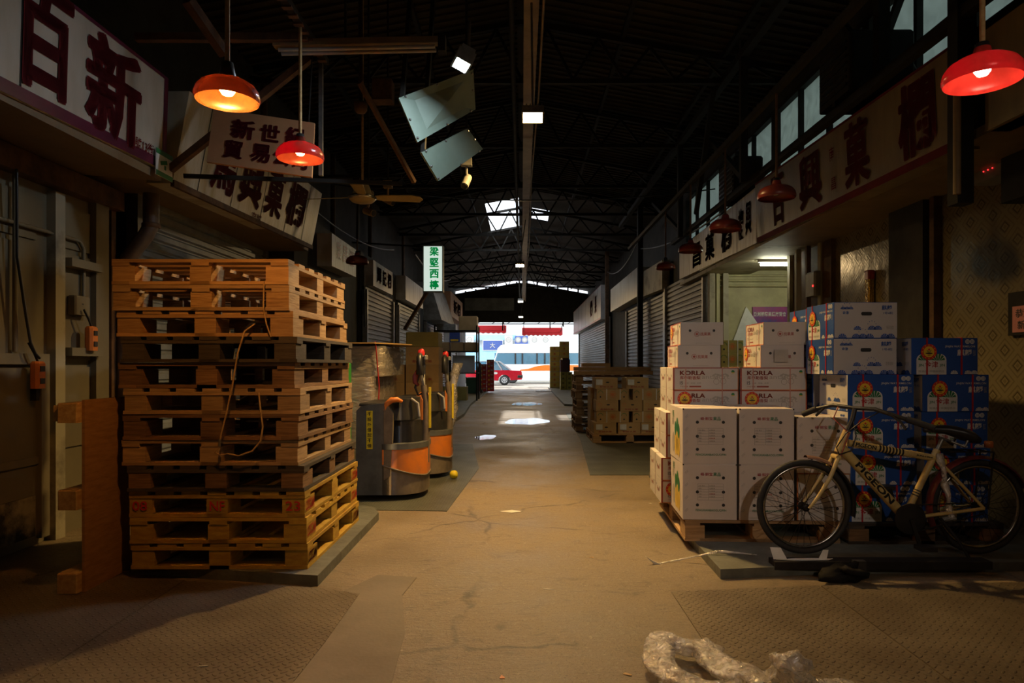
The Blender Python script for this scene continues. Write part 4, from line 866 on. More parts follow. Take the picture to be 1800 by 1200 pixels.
# white melon carton, origin front-left-bottom
def melon_carton(w_=.352, d_=.5, h_=.365):
    t = obj('melon_carton', MB().cbox((0, 0, 0), (w_, d_, h_), carton_white, .004)); tag(t, '', 'carton', 'white melon cartons')
    m = MB(); y = -.0015
    m.text('峰·鲜宝', (w_*.33, y, h_*.79), XA, ZA, w_*.22, h_*.06, p_red, .03); m.text('果品', (w_*.56, y, h_*.785), XA, ZA, w_*.14, h_*.065, p_green, .03)
    for cx in (.27, .75):
        for cz in (.265, .5, .755): m.disc((w_*cx, y, h_*cz), .0105, XA, ZA, p_black, 14)
    x0, x1, z0, z1 = w_*.275, w_*.745, h_*.35, h_*.645; lw = .0014
    for k in range(7): z = z0+(z1-z0)*k/6; m.poly([(x0, y, z), (x1, y, z), (x1, y, z+lw), (x0, y, z+lw)], p_grey)
    for x in (x0, x0+(x1-x0)*.42, x1): m.poly([(x, y, z0), (x+lw, y, z0), (x+lw, y, z1), (x, y, z1)], p_grey)
    for k, s in enumerate(('品名 果品', '规格', '产地', '净重', '等级')):
        m.text(s, (x0+.006, y-.0003, z1-.013-(z1-z0)*k/6-.004), XA, ZA, None, .009, p_grey, 0)
        m.text('优质鲜果', (x0+(x1-x0)*.45, y-.0003, z1-.013-(z1-z0)*k/6-.004), XA, ZA, None, .009, p_red if k == 3 else p_grey, 0)
    m.text('FENGXIANBAOGUOPIN', (w_*.24, y, h_*.15), XA, ZA, w_*.56, h_*.04, p_green, .03)
    for k in range(4):
        z = h_*(.15+.23*k); m.bar((.012, y, z), (.032, y, z+.02), .001, .0015, p_grey); m.bar((.018, y, z-.005), (.036, y, z+.013), .001, .0015, p_grey)
    # side pictures
    for xs, u in ((-.0015, NY), (w_+.0015, YA)):
        o = Vector((xs, d_*.5 if xs < 0 else d_*.5, 0)); u = Vector(u)
        for k, dx in enumerate((-.06, .0, .06)): m.disc(o+u*(dx+.05)+Vector((0, 0, h_*(.30+.02*(k % 2)))), .042, u, ZA, p_melon, 18, .085)
        for dx, dz in ((-.02, .0), (.05, .03), (.10, -.01)): m.disc(o+u*dx+Vector((-.0005 if xs < 0 else .0005, 0, h_*.58+dz)), .034, u, ZA, p_green, 14, .05)
        m.text('鲜果', o+u*(-.16)+Vector((0, 0, h_*.62)), u, ZA, .08, .06, p_pale, .02); m.text('精品', o+u*(-.14)+Vector((0, 0, h_*.78)), u, ZA, .07, .05, p_green, .02)
        m.disc(o+u*(-.10)+Vector((0, 0, h_*.3)), .05, u, ZA, p_pale, 14, .07)
    obj('print', m, t)
    m = MB()
    m.box((0, d_*.5-.003, h_), (w_, d_*.5+.003, h_+.0012), p_brown)
    for x in (0, w_-.008): m.box((x, -.001, h_-.008), (x+.008, .008, h_+.001), p_black)
    obj('lid_seam', m, t); return t
# pear carton: long printed face to the front
def pear_carton(sun, w_=.475, d_=.31, h_=.166):
    t = obj('pear_carton', MB().cbox((0, 0, 0), (w_, d_, h_), carton_grey, .003)); tag(t, '', 'carton', 'white pear cartons')
    m = MB()
    def longf(o, u, n):
        o, u, n = Vector(o), Vector(u), Vector(n); z = Vector(ZA); o = o+n*.0012
        def q(a, b, c, d, mt, e=0): m.poly([o+u*a+z*c+n*e, o+u*b+z*c+n*e, o+u*b+z*d+n*e, o+u*a+z*d+n*e], mt)
        q(0, .012, 0, h_, p_brown); q(w_-.006, w_, 0, h_, p_orange); q(0, w_, 0, .006, p_orange); q(0, w_, h_-.006, h_, p_brown)
        m.text('KORLA', o+u*.05+z*(h_*.66)+n*.0005, u, z, .185, .034, p_brown, .04); m.text('库尔勒香梨', o+u*.05+z*(h_*.47)+n*.0005, u, z, .15, .026, p_brown, .03)
        m.text('15', o+u*.05+z*(h_*.25)+n*.0005, u, z, .022, .024, p_black, .02); m.text('净重 · 规格 · 优质', o+u*.085+z*(h_*.28)+n*.0005, u, z, .12, .011, p_grey, .0)
        m.text('产地 新疆', o+u*.05+z*(h_*.13)+n*.0005, u, z, .06, .010, p_brown, 0); q(.12, .205, h_*.13, h_*.13+.010, p_brown, .0004)
        m.text('antafort', o+u*.21+z*(h_*.50)+n*.0002, u, z, .20, .032, p_pale, 0)
        for cx, cz in ((.315, .38), (.365, .40)):
            m.ring(o+u*cx+z*(h_*cz)+n*.0008, .019, .0215, u, z, p_grey, 20); m.ring(o+u*cx+z*(h_*(cz+.16))+n*.0008, .008, .0098, u, z, p_grey, 14)
        for cx, a in ((.30, .5), (.33, -.3), (.36, .3), (.39, -.5)): m.disc(o+u*cx+z*(h_*.68)+n*.0008, .018, (u*math.cos(a)+z*math.sin(a)), (z*math.cos(a)-u*math.sin(a)), p_pale, 10, .007)
        m.disc(o+u*.435+z*(h_*.82)+n*.0008, .012, u, z, p_green, 12); q(.424, .447, h_*.75, h_*.79, p_melon, .0009)
    longf((0, 0, 0), XA, NY); longf((w_, d_, 0), NX, YA)
    def endf(o, u, n):
        o, u, n = Vector(o), Vector(u), Vector(n); z = Vector(ZA); o = o+n*.0012
        for a in (.22, .78): m.disc(o+u*(d_*a)+z*(h_*.63), .010, u, z, p_black, 14)
        c = o+u*(d_*.38)+z*(h_*.48); m.ring(c, .016, .019, u, z, p_brown, 20)
        m.poly([c+u*.011, c+z*.011, c-u*.011, c-z*.011], p_brown); m.text('找果果', o+u*(d_*.46)+z*(h_*.40), u, z, .075, .026, p_brown, .02)
        m.poly([o+u*(d_*.35)+z*.012, o+u*(d_*.72)+z*.012, o+u*(d_*.72)+z*.0135, o+u*(d_*.35)+z*.0135], p_grey)
    endf((0, d_, 0), NY, NX); endf((w_, 0, 0), YA, XA); obj('print', m, t)
    m = MB(); m.box((.09, -.0022, -.001), (.097, d_+.002, h_+.002), strap_pink); m.box((w_-.12, -.0022, -.001), (w_-.113, d_+.002, h_+.002), strap_pink); obj('strap', m, t)
    if sun: obj('sticker', sun_sticker((.085, -.001, h_*.62), .052, XA, ZA, NY), t)
    return t
# watermelon carton: blue long faces front and back, white ends
def melon_blue(w_=.43, d_=.42, h_=.238):
    t = obj('watermelon_carton', MB().cbox((0, 0, 0), (w_, d_, h_), carton_blue, .003)); tag(t, '', 'carton', 'blue watermelon cartons')
    m = MB()
    def dome(o, u, n, cx, cz, r, mt, e=.001):
        z = Vector(ZA)
        for k in range(6):
            a0 = PI*k/6+.07; a1 = PI*(k+1)/6-.07
            m.poly([o+u*(cx+r*.35*math.cos(a0))+z*cz+n*e, o+u*(cx+r*math.cos(a0))+z*(cz+r*math.sin(a0))+n*e, o+u*(cx+r*math.cos(a1))+z*(cz+r*math.sin(a1))+n*e, o+u*(cx+r*.35*math.cos(a1))+z*cz+n*e], mt)
    def blue(o, u, n):
        o, u, n = Vector(o), Vector(u), Vector(n); z = Vector(ZA); o = o+n*.0012
        x0, x1, zt = .03, .225, h_*.56; pl = [o+u*x0, o+u*x1]
        for k in range(9): a = PI/2*k/8; pl.append(o+u*(x1-.04+.04*math.cos(a))+z*(zt-.04+.04*math.sin(a)))
        for k in range(9): a = PI/2+PI/2*k/8; pl.append(o+u*(x0+.04+.04*math.cos(a))+z*(zt-.04+.04*math.sin(a)))
        m.poly(pl, p_white)
        for cx in (.085, .17): dome(o, u, n, cx, h_*.385, .045, p_green)
        m.text('金津', o+u*.085+z*(h_*.19)+n*.001, u, z, .085, .042, p_red, .035)
        m.text('JIN', o+u*.042+z*(h_*.20)+n*.001, u, z, .034, .022, p_green, .02); m.text('JIN', o+u*.18+z*(h_*.20)+n*.001, u, z, .034, .022, p_green, .02)
        m.text('甜满瓜 · 中国好西瓜', o+u*.042+z*(h_*.06)+n*.001, u, z, .17, .014, p_grey, 0)
        m.text('JINJIN WATERMELON', o+u*.215+z*(h_*.725)+n*.001, u, z, .195, .017, p_white, .01); m.text('麒麟', o+u*.295+z*(h_*.51)+n*.001, u, z, .095, .043, p_white, .03)
        m.text('西瓜', o+u*.398+z*(h_*.51)+n*.001, u, z, .016, .036, p_pale, .0)
        for cx in (.362, .392): m.disc(o+u*cx+z*(h_*.90), .0155, u, z, p_white, 16)
        for cx in (.355, .362, .369, .385, .392, .399): m.poly([o+u*cx+z*(h_*.86)+n*.0006, o+u*(cx+.002)+z*(h_*.86)+n*.0006, o+u*(cx+.002)+z*(h_*.94)+n*.0006, o+u*cx+z*(h_*.94)+n*.0006], p_blue)
        for cx in (.275, .365, .405): dome(o, u, n, cx, .004, .024, p_white)
    blue((0, 0, 0), XA, NY); blue((w_, d_, 0), NX, YA)
    def white(o, u, n):
        o, u, n = Vector(o), Vector(u), Vector(n); z = Vector(ZA); o = o+n*.0012; L_ = d_
        m.poly([o+u*.003+z*.003, o+u*(L_-.003)+z*.003, o+u*(L_-.003)+z*(h_-.003), o+u*.003+z*(h_-.003)], carton_grey); o = o+n*.001
        for cx, cz, r in ((.06, .80, .018), (.085, .80, .018), (.11, .80, .018), (.155, .23, .026), (.25, .23, .028), (.29, .23, .028), (.055, .01, .028), (.145, .01, .028), (.19, .01, .028), (.235, .01, .028), (.335, .01, .028), (.375, .01, .028)): dome(o, u, n, cx, h_*cz, r, p_blue)
        for c_, zc in ((.085, .86), (.25, .36), (.19, .14)):
            for k in range(5): a = PI*(k+.5)/5; m.disc(o+u*(c_+.028*math.cos(a))+z*(h_*zc+.028*math.sin(a))+n*.001, .003, u, z, p_blue, 6)
        m.text('金津', o+u*.055+z*(h_*.66)+n*.001, u, z, .042, .022, p_blue, .02); m.text('麒麟', o+u*.315+z*(h_*.78)+n*.001, u, z, .068, .032, p_blue, .03); m.text('1号4粒', o+u*.325+z*(h_*.66)+n*.001, u, z, .065, .018, p_blue, 0)
        c = o+u*.215+z*(h_*.68)+n*.0012; m.poly([c+u*(.026*sx+.010*math.cos(a))+z*(.012*math.sin(a)) for sx, rng in ((1, range(-4, 5)), (-1, range(4, 13))) for a in [PI/8*k for k in rng]], p_black)
        m.text('轻放', o+u*.345+z*(h_*.25)+n*.001, u, z, .05, .024, p_pale, 0)
    white((0, d_, 0), NY, NX); white((w_, 0, 0), YA, XA); obj('print', m, t)
    for x in (.093, .318): obj('strap', MB().box((x, -.004, -.0015), (x+.010, d_+.004, h_+.0025), strap_red), t)
    obj('sticker', sun_sticker((.108, -.0035, h_*.62), .052, XA, ZA, NY), t)
    return t

# pallet under the white cartons (slightly turned)
A0 = Vector((1.075, 4.50, .055)); RZ = -.058; RM = Matrix.Rotation(RZ, 3, 'Z')
def loc(x, y, z): return tuple(A0+RM @ Vector((x, y, z)))
t = pallet((wood_tan, wood_tan), 'tan wooden pallet beneath the white fruit cartons', wd=1.0, dp=1.18, ydeck=False, h=.142, group=None); t.location = A0; t.rotation_euler = (0, 0, RZ)
zp = .142
mc = melon_carton(); st = []
for (cx, rows, lb) in ((-.012, 2, 'nearest the alley'), (.356, 2, 'in the middle of the front row'), (.726, 1, 'behind the bicycle handlebar')):
    for r in range(rows):
        z = zp+.366*r if rows == 2 else zp+.312
        place(mc, st, loc(cx, .005, z), RZ+random.uniform(-.01, .01), f'white melon carton with green print, {"top" if r or rows == 1 else "bottom"} one {lb}')
# odd carton under the third column
t = obj('pear_carton', MB().cbox((0, 0, 0), (.345, .48, .311), carton_grey, .004), None, (0, 0, 0)); tag(t, 'pale carton with brown edges seen through the front bicycle wheel', 'carton')
m = MB(); m.box((0, -.0015, 0), (.008, .0, .311), p_orange); m.box((0, -.0015, .303), (.345, 0, .311), p_orange)
for a in (.3, .72): m.disc((.345*a, -.002, .22), .010, XA, ZA, p_black, 12)
m.disc((.345*.75, -.002, .08), .010, XA, ZA, p_black, 12); m.ring((.17, -.002, .17), .022, .026, XA, ZA, p_brown, 20); m.text('找果果', (.13, -.002, .07), XA, ZA, .11, .03, p_grey, .02)
obj('print', m, t); t.location = loc(.730, .02, zp); t.rotation_euler = (0, 0, RZ)
pa, pb = pear_carton(False), pear_carton(True); sa, sb = [], []
def pear(sun, x, y, z, rz, lb): place(pb if sun else pa, sb if sun else sa, loc(x, y, z), RZ+rz, lb)
PH = .1665
for k in range(6):     # lower rows behind the melon cartons, with only their ends in view
    xo = -.085 if k < 2 else (-.05 if k < 4 else 0)
    for j in range(2):
        for i in range(2):
            if i and k < 4: continue
            sun = (k+j) % 2 == 0 and k < 5 or (k == 4 and j == 0)
            lbl = f'pear carton with long label, {["lowest", "second", "third", "fourth", "fifth", "sixth"][k]} layer, {"front" if j == 0 else "rear"} of the back stack, {"alley end" if i == 0 else "beside the watermelon cartons"}'
            pear(sun, xo+.008+i*.487, .53+.325*j, zp+PH*k, 0, lbl)
for i, x in enumerate((.065, .665)):
    for k in (6, 7):
        sun = (k, i) in ((7, 0), (6, 1))
        pear(sun, x-.02*(k == 6), .53+.478, zp+PH*k, -PI/2, f'pear carton with its plain end forward, {"topmost" if k == 7 else "just below the top"} of the {"alley side" if i == 0 else "inner"} pile')
# handwritten slip on a carton
x, y, z = loc(.735, .512, zp+PH*6+.04); tag(obj('note_slip', MB().box((x, y-.004, z), (x+.10, y-.001, z+.09), p_pale)), 'paper slip with blue edge stuck on a pear carton end', 'note')
# watermelon cartons
B0 = (2.12, 4.44); zb = .055+.14
t = pallet((wood_dark, wood_brown), 'dark wooden pallet beneath the blue watermelon cartons', wd=1.0, dp=.95, h=.139, group=None); t.location = (2.12, 4.42, .055)
bb = melon_blue(); sbb = []
row = ['bottom', 'second', 'third', 'fourth', 'fifth', 'top']
for r in range(6):
    for c in range(2):
        if c == 1 and r == 5: continue
        x = B0[0]+c*.485+(.0, .02, .0, .0, -.01, 0)[r]-(.06 if (c == 1 and r == 4) else 0); y = B0[1]+random.uniform(-.008, .008); z = zb+r*.2395
        if c == 0 and r >= 4: place(bb, sbb, (x-.055, y+.07+.43, z), -PI/2, f'watermelon carton with its white end forward, {"topmost" if r == 5 else "second from the top"} of the inner column')
        else: place(bb, sbb, (x, y, z), 0, f'blue watermelon carton with red straps, {row[r]} in the column {"behind the bicycle frame" if c == 0 else "behind the bicycle saddle"}')
for r in range(6): place(bb, sbb, (2.12, 4.44+.96, zb+r*.2395), -PI/2, f'watermelon carton in the rear column, {row[r]} one, mostly hidden')
# ---------------------------------------------------------------- kraft cartons on the far pallet
def kraft_carton(longface, w_, d_, h_=.172, mat=kraft):
    t = obj('kraft_carton', MB().cbox((0, 0, 0), (w_, d_, h_), mat, .003)); tag(t, '', 'carton', 'kraft fruit cartons')
    m = MB(); y = -.0015
    if longface:
        m.ring((w_*.5, y, h_*.5), .04, .048, XA, ZA, p_orange, 20); m.disc((w_*.5, y, h_*.5), .03, XA, ZA, p_orange, 16)
        for a in (.12, .85): m.ring((w_*a, y, h_*.6), .035, .042, XA, ZA, p_green, 14, 0, PI); m.disc((w_*a, y, h_*.28), .013, XA, ZA, p_black, 12)
        for a in (.3, .72): m.box((w_*a, -.003, 0), (w_*a+.013, 0, h_), p_white)
    else:
        m.text('新鲜水果', (w_*.2, y, h_*.1), XA, ZA, w_*.6, h_*.16, p_brown, .02); m.disc((w_*.55, y, h_*.58), .028, XA, ZA, p_black, 14, .011); m.ring((w_*.18, y, h_*.58), .022, .027, XA, ZA, p_orange, 16)
    for xs, u in ((-.0015, NY),):
        for a in (.25, .75): m.poly([(xs, d_*a, 0), (xs, d_*a+.012, 0), (xs, d_*a+.012, h_), (xs, d_*a, h_)], p_pale)
        m.disc((xs, d_*.5, h_*.5), .035, NY, ZA, p_grey, 14)
    obj('print', m, t); return t
D0 = (1.12, 10.55)
t = pallet((wood_new, wood_tan), 'pale wooden pallet beneath the kraft cartons', wd=1.15, dp=1.1, h=.14, group=None); t.location = (D0[0]-.02, D0[1], .005)
kl, ke = kraft_carton(True, .5, .34), kraft_carton(False, .345, .5); skl, ske = [], []
klab = ['bottom', 'second', 'third', 'fourth', 'top']
for r in range(5):
    z = .146+r*.1735
    n = [(0, .0), (0, .375), (0, .73)] if r in (0, 2) else ([(1, .04), (1, .60)] if r in (1, 3) else [(0, .02), (0, .50)])
    for j, (lg, x) in enumerate(n):
        x += (.03 if r == 2 else 0)
        pos = ['at the alley end', 'in the middle' if len(n) == 3 else 'at the shutter end', 'at the shutter end'][j]
        place(kl if lg else ke, skl if lg else ske, (D0[0]+x, D0[1]+.02+random.uniform(-.01, .01), z), 0, f'kraft fruit carton {pos} of the {klab[r]} front layer on the far pallet')
    for j in range(1 if r < 4 else 0):
        place(ke, ske, (D0[0]+.0, D0[1]+.54, z), 0, f'kraft fruit carton in the {klab[r]} rear layer facing the alley')
for c_, x in ((0, .30), ):
    m = MB(); m.box((.04, -.004, .06), (.14, -.0015, .15), p_white)
slip = [(.03, 4, .02), (.52, 4, .5), (.03, 0, .0), (.40, 0, .375), (.74, 0, .73)]
for x, r, _ in slip:
    z = .146+r*.1735+.06; tag(obj('label_sheet', MB().box((D0[0]+x, D0[1]-.003+.005, z), (D0[0]+x+.10, D0[1]+.004, z+.085), p_white)), f'white paper label on a {klab[r]} layer kraft carton', 'label', 'white labels on kraft cartons')
# stack of pallets and beams behind them
for k in range(7):
    t = pallet((wood_tan, wood_brown) if k % 2 else (wood_brown, wood_tan), f'brown pallet, {LV[k]} of the low stack behind the kraft cartons', wd=1.15, dp=1.1, ydeck=k % 2 == 0, group='pallets behind the kraft cartons')
    t.location = (.98+random.uniform(-.03, .03), 12.3, .005+k*.1464)
for k, (x0, x1, z, y) in enumerate(((.95, 2.35, 1.035, 12.2), (.95, 2.32, 1.105, 12.25), (1.1, 1.6, 1.175, 12.3))):
    tag(obj('timber_plank', MB().cbox((x0, y, z), (x1, y+.3, z+.065), wood_new, .006)), f'{["lower", "upper", "short topmost"][k]} pale timber plank on the pallets behind the kraft cartons', 'plank')
# yellow fruit boxes inside the shop
ky = kraft_carton(True, .30, .3, .17, kraft_y); kys = []
for i, (x, n) in enumerate(((2.30, 9), (2.63, 8))):
    for r in range(n): place(ky, kys, (x+.42, 9.3, r*.172), 0, f'yellow fruit carton, level {r+1} of the {"first" if i == 0 else "second"} pile inside the lit shop', 'yellow cartons inside the shop')
t = thing('shop_poster', 'purple printed trade fair poster on the shop wall', 'poster', P(1354, 556, 10.45))
a, b = P(1324, 574, 10.45), P(1385, 539, 10.45); obj('sheet', MB().box((a[0], 10.47, a[2]-.3), (b[0], 10.49, b[2]), M('poster_purple', (.30, .03, .16), (.10, .03, .20), rough=.4, scale=3)), t)
m = MB(); m.text('亞洲國際果蔬展覽會', (a[0]+.01, 10.465, b[2]-.15), XA, ZA, .50, .075, p_white, .02); m.text('ASIA FRUIT', (a[0]+.12, 10.465, b[2]-.25), XA, ZA, .25, .05, p_blue, .02)
for k in range(4): m.disc((a[0]+.36+.04*k, 10.466, b[2]-.28-.02*(k % 2)), .03, XA, ZA, navy, 12)
obj('lettering', m, t)
a = P(1312, 575, 10.45); r_ = .32
o = tag(obj('shop_poster', MB().prism([(-r_*.75, -r_*1.0), (.05, -r_*1.25), (r_*.85, -r_*.25), (.0, r_*1.0)], (a[0], 10.46, a[2]), XA, ZA, YA, .008, p_white)), 'blank white poster hung cornerwise on the shop wall', 'poster')
t = thing('tube_light', 'lit fluorescent tube inside the shop room', 'tube light', (3.5, 9.0, 2.5)); c = P(1337, 465, 9.0)
obj('tube', MB().tube([(c[0], 9, c[2]), (c[0]+1.2, 9, c[2])], .016, tube_em, 10), t); obj('batten', MB().box((c[0]-.03, 8.97, c[2]+.03), (c[0]+1.23, 9.03, c[2]+.08), p_white), t)
obj('hanger', MB().tube([(c[0]+.3, 9, c[2]+.08), (c[0]+.3, 9, 2.67)], .006, steel_grey, 6), t)

# ================================================================ BICYCLE
BY = 4.17
def bp(px, py, dy=0): 
    q = P(px, py, BY); return Vector((q[0], BY+dy, q[2]))
bz0 = .061
t = thing('bicycle', 'cream bicycle with striped top tube parked before the cartons', 'bicycle', (bp(1414, 891).x, BY, bz0))
FW = bp(1413, 890); RW = bp(1719, 891); WR = FW.z-bz0-.002
RW.z = FW.z
def wheel(c, nm):
    m = MB(); n = 48
    m.tube([c+Vector((math.cos(2*PI*k/n)*(WR-.018), 0, math.sin(2*PI*k/n)*(WR-.018))) for k in range(n)], .018, rubber, 10, closed=True); w_ = obj(nm, m, t)
    m = MB(); m.tube([c+Vector((math.cos(2*PI*k/n)*(WR-.043), 0, math.sin(2*PI*k/n)*(WR-.043))) for k in range(n)], .010, chrome, 8, closed=True); obj('rim', m, w_)
    m = MB()
    for k in range(32):
        a = 2*PI*k/32; s = .03 if k % 2 else -.03; b = a+(.5 if (k//2) % 2 else -.5)
        m.tube([c+Vector((math.cos(b)*.02, s, math.sin(b)*.02)), c+Vector((math.cos(a)*(WR-.045), 0, math.sin(a)*(WR-.045)))], .0016, steel_dark, 4, cap=False)
    obj('spokes', m, w_)
    m = MB(); m.tube([c+Vector((0, -.045, 0)), c+Vector((0, -.032, 0)), c+Vector((0, -.03, 0)), c+Vector((0, .03, 0)), c+Vector((0, .045, 0))], [.012, .025, .018, .025, .012], steel_dark, 14); obj('hub', m, w_); return w_
wheel(FW, 'front_wheel'); wheel(RW, 'rear_wheel')
HT, HB = bp(1489, 757), bp(1473, 795); CR = bp(1469, 806); ST, BB = bp(1647, 790), bp(1590, 908)
m = MB(); m.tube([HT, HB], .024, bike_m, 14); m.tube([bp(1490, 778), bp(1648, 806)], .022, bike_m, 14); m.tube([bp(1478, 786), BB], .030, bike_m, 14)
m.tube([ST, BB], .020, bike_m, 14); m.tube([BB+Vector((0, -.05, 0)), BB+Vector((0, .05, 0))], .026, bike_m, 14)
for s in (-1, 1):
    m.tube([bp(1646, 808, s*.02), RW+Vector((0, s*.055, 0))], .010, bike_m, 8); m.tube([BB+Vector((.02, s*.03, 0)), RW+Vector((0, s*.055, 0))], .011, bike_m, 8)
fr_ = obj('frame', m, t)
# stripes and lettering on the tubes
def around(a, b, f0, f1, r, mat, mm): mm.tube([a.lerp(b, f0), a.lerp(b, f1)], r, mat, 14, cap=False)
m = MB(); a, b = bp(1490, 778), bp(1648, 806)
for k in range(8): around(a, b, .335+.036*k, .355+.036*k, .0224, p_black, m)
for k in range(3): around(ST, BB, .60+.035*k, .615+.035*k, .0204, p_black, m)
def tube_text(s, a, b, f0, f1, hgt, r, mm, seg=8):
    d = (b-a); L_ = d.length; u = d.normalized(); n = Vector((0, -1, 0)); v = n.cross(u) if n.cross(u).z > 0 else -n.cross(u)
    import bmesh
    vs, fs, ar = glyph(s, .045); bm = bmesh.new(); bv = [bm.verts.new((x, y, 0)) for x, y in vs]
    for f in fs:
        try: bm.faces.new([bv[i] for i in f])
        except ValueError: pass
    for yy in (.12, .24, .36, .5, .64, .76, .88): bmesh.ops.bisect_plane(bm, geom=bm.verts[:]+bm.edges[:]+bm.faces[:], plane_co=(0, yy, 0), plane_no=(0, 1, 0))
    bm.verts.index_update(); vs = [(v.co.x, v.co.y) for v in bm.verts]; fs = [[v.index for v in f.verts] for f in bm.faces]; bm.free()
    mm.add([a+d*(f0+(f1-f0)*x)+v*(math.sin((y-.5)*hgt/r)*r*1.02)+n*(math.cos((y-.5)*hgt/r)*r*1.02+.0015) for x, y in vs], fs, p_black)
tube_text('PIGEON', bp(1490, 778), bp(1648, 806), .07, .30, .026, .022, m); tube_text('JUN-1924', bp(1490, 778), bp(1648, 806), .74, .92, .012, .022, m)
tube_text('PIGEON', bp(1478, 786), BB, .22, .78, .040, .030, m)
obj('lettering', m, fr_)
m = MB()
for s in (-1, 1): m.tube([CR+Vector((0, s*.035, .01)), bp(1452, 838, s*.05), bp(1430, 872, s*.055), FW+Vector((.008, s*.055, 0))], [.013, .013, .011, .009], bike_m, 10)
m.tube([CR+Vector((0, -.04, .012)), CR+Vector((0, .04, .012))], .016, bike_m, 10); obj('fork', m, t)
m = MB(); SM = bp(1503, 717); m.tube([HT, bp(1498, 738), SM], .014, black_m, 10); obj('stem', m, t)
m = MB(); m.tube([bp(1450, 731, .27), bp(1463, 722, .22), bp(1480, 714, .12), SM, bp(1522, 717, -.10), bp(1545, 727, -.20), bp(1560, 734, -.25)], .012, black_m, 10); hb = obj('handlebar', m, t)
m = MB(); m.tube([bp(1446, 734, .29), bp(1463, 722, .22)], .019, rubber, 10); obj('grip', m, hb)
m = MB(); m.tube([bp(1555, 731, -.24), bp(1586, 744, -.33)], .019, rubber, 10); obj('grip', m, hb)
m = MB(); m.tube([bp(1535, 722, -.17), bp(1548, 736, -.22), bp(1552, 748, -.25)], .008, black_m, 8); m.tube([bp(1470, 720, .17), bp(1462, 735, .22)], .008, black_m, 8); obj('brake_lever', m, hb)
m = MB(); m.tube([bp(1530, 722, -.1), bp(1505, 740, -.06), bp(1480, 760, -.05), bp(1465, 785, -.04), bp(1470, 797, -.04), bp(1492, 790, -.04), bp(1500, 765, -.035), bp(1497, 740, -.02)], .004, black_m, 6); m.tube([bp(1480, 716, .05), bp(1465, 735, 0), bp(1488, 760, -.035), bp(1474, 800, -.03)], .004, p_brown, 6); obj('brake_cable', m, hb)
m = MB(); m.tube([ST+Vector((.003, 0, 0)), bp(1656, 772)], .013, steel_grey, 10); obj('seat_post', m, t)
m = MB(); sad = [(1625, 755, .022, .012), (1640, 753, .03, .018), (1660, 753, .05, .024), (1680, 757, .085, .03), (1697, 763, .11, .032), (1709, 770, .09, .022)]
vs = []; n = 12
for px, py, hw, hh in sad:
    c = bp(px, py)
    for k in range(n): a = 2*PI*k/n; vs.append(c+Vector((0, math.cos(a)*hw, math.sin(a)*hh-(hh if math.sin(a) < 0 else 0)*.4)))
fs = [(i*n+k, i*n+(k+1) % n, (i+1)*n+(k+1) % n, (i+1)*n+k) for i in range(len(sad)-1) for k in range(n)]+[tuple(range(n))[::-1], tuple(range((len(sad)-1)*n, len(sad)*n))]
m.add(vs, fs, black_m, True); s_ = obj('saddle', m, t)
m = MB()
for dy in (-.06, .06): m.tube([bp(1668, 775, dy*.4), bp(1685, 783, dy), bp(1690, 772, dy)], .009, steel_grey, 6)
m.tube([bp(1650, 768), bp(1690, 782)], .008, steel_grey, 6); obj('saddle_spring', m, s_)
def guard(c, a0, a1, mat, nm, r=.018):
    m = MB(); k = 14; vs = []
    for i in range(k+1):
        a = a0+(a1-a0)*i/k
        for yy, rr in ((-.032, WR+.008), (-.022, WR+.022), (0, WR+.027), (.022, WR+.022), (.032, WR+.008)): vs.append(c+Vector((math.cos(a)*rr, yy, math.sin(a)*rr)))
    m.add(vs, [(i*5+j, i*5+j+1, i*5+j+6, i*5+j+5) for i in range(k) for j in range(4)], mat, True); return obj(nm, m, t)
guard(FW, math.radians(88), math.radians(58), fender_tan, 'front_mudguard'); guard(FW, math.radians(56), math.radians(-12), black_m, 'front_mudguard')
guard(RW, math.radians(205), math.radians(20), bike_red, 'rear_mudguard')
m = MB()
for s in (-1, 1): m.tube([bp(1660, 792, s*.05), bp(1735, 792, s*.06), RW+Vector((.02, s*.06, .0))], .006, steel_dark, 6)
for k in range(4): m.tube([bp(1668+k*20, 792, -.055), bp(1668+k*20, 792, .055)], .005, steel_dark, 6)
obj('rear_rack', m, t)
o = obj('reflector', MB().lathe([(.001, 0), (.025, 0), (.025, .035), (.018, .04), (.001, .04)], bp(1738, 786), flat('reflector_amber', (.55, .16, .03), rough=.2), 14), t)
m = MB(); m.lathe([(.001, -.004), (.09, -.004), (.095, 0), (.09, .004), (.001, .004)], BB+Vector((0, -.062, 0)), steel_dark, 24, Matrix.Rotation(PI/2, 3, 'X')); cs = obj('chainset', m, t)
obj('crank', MB().bar(BB+Vector((0, -.075, 0)), BB+Vector((.05, -.075, -.155)), .012, .022, steel_dark), cs); obj('crank', MB().bar(BB+Vector((0, .075, 0)), BB+Vector((-.05, .075, .155)), .012, .022, steel_dark), cs)
obj('pedal', MB().box((BB.x+.01, BY-.17, BB.z-.17), (BB.x+.10, BY-.08, BB.z-.145), black_m), cs); obj('pedal', MB().box((BB.x-.10, BY+.08, BB.z+.145), (BB.x-.01, BY+.17, BB.z+.17), black_m), cs)
m = MB()
for dz in (.085, -.085): m.tube([BB+Vector((0, -.062, dz)), RW+Vector((0, -.05, dz*.4))], .004, steel_dark, 6)
obj('chain', m, t)
m = MB(); m.tube([bp(1640, 905, -.07), bp(1662, 940, -.12), Vector((bp(1675, 970).x, BY-.17, .067))], .009, steel_dark, 8); obj('kickstand', m, t)
m = MB(); vs = []
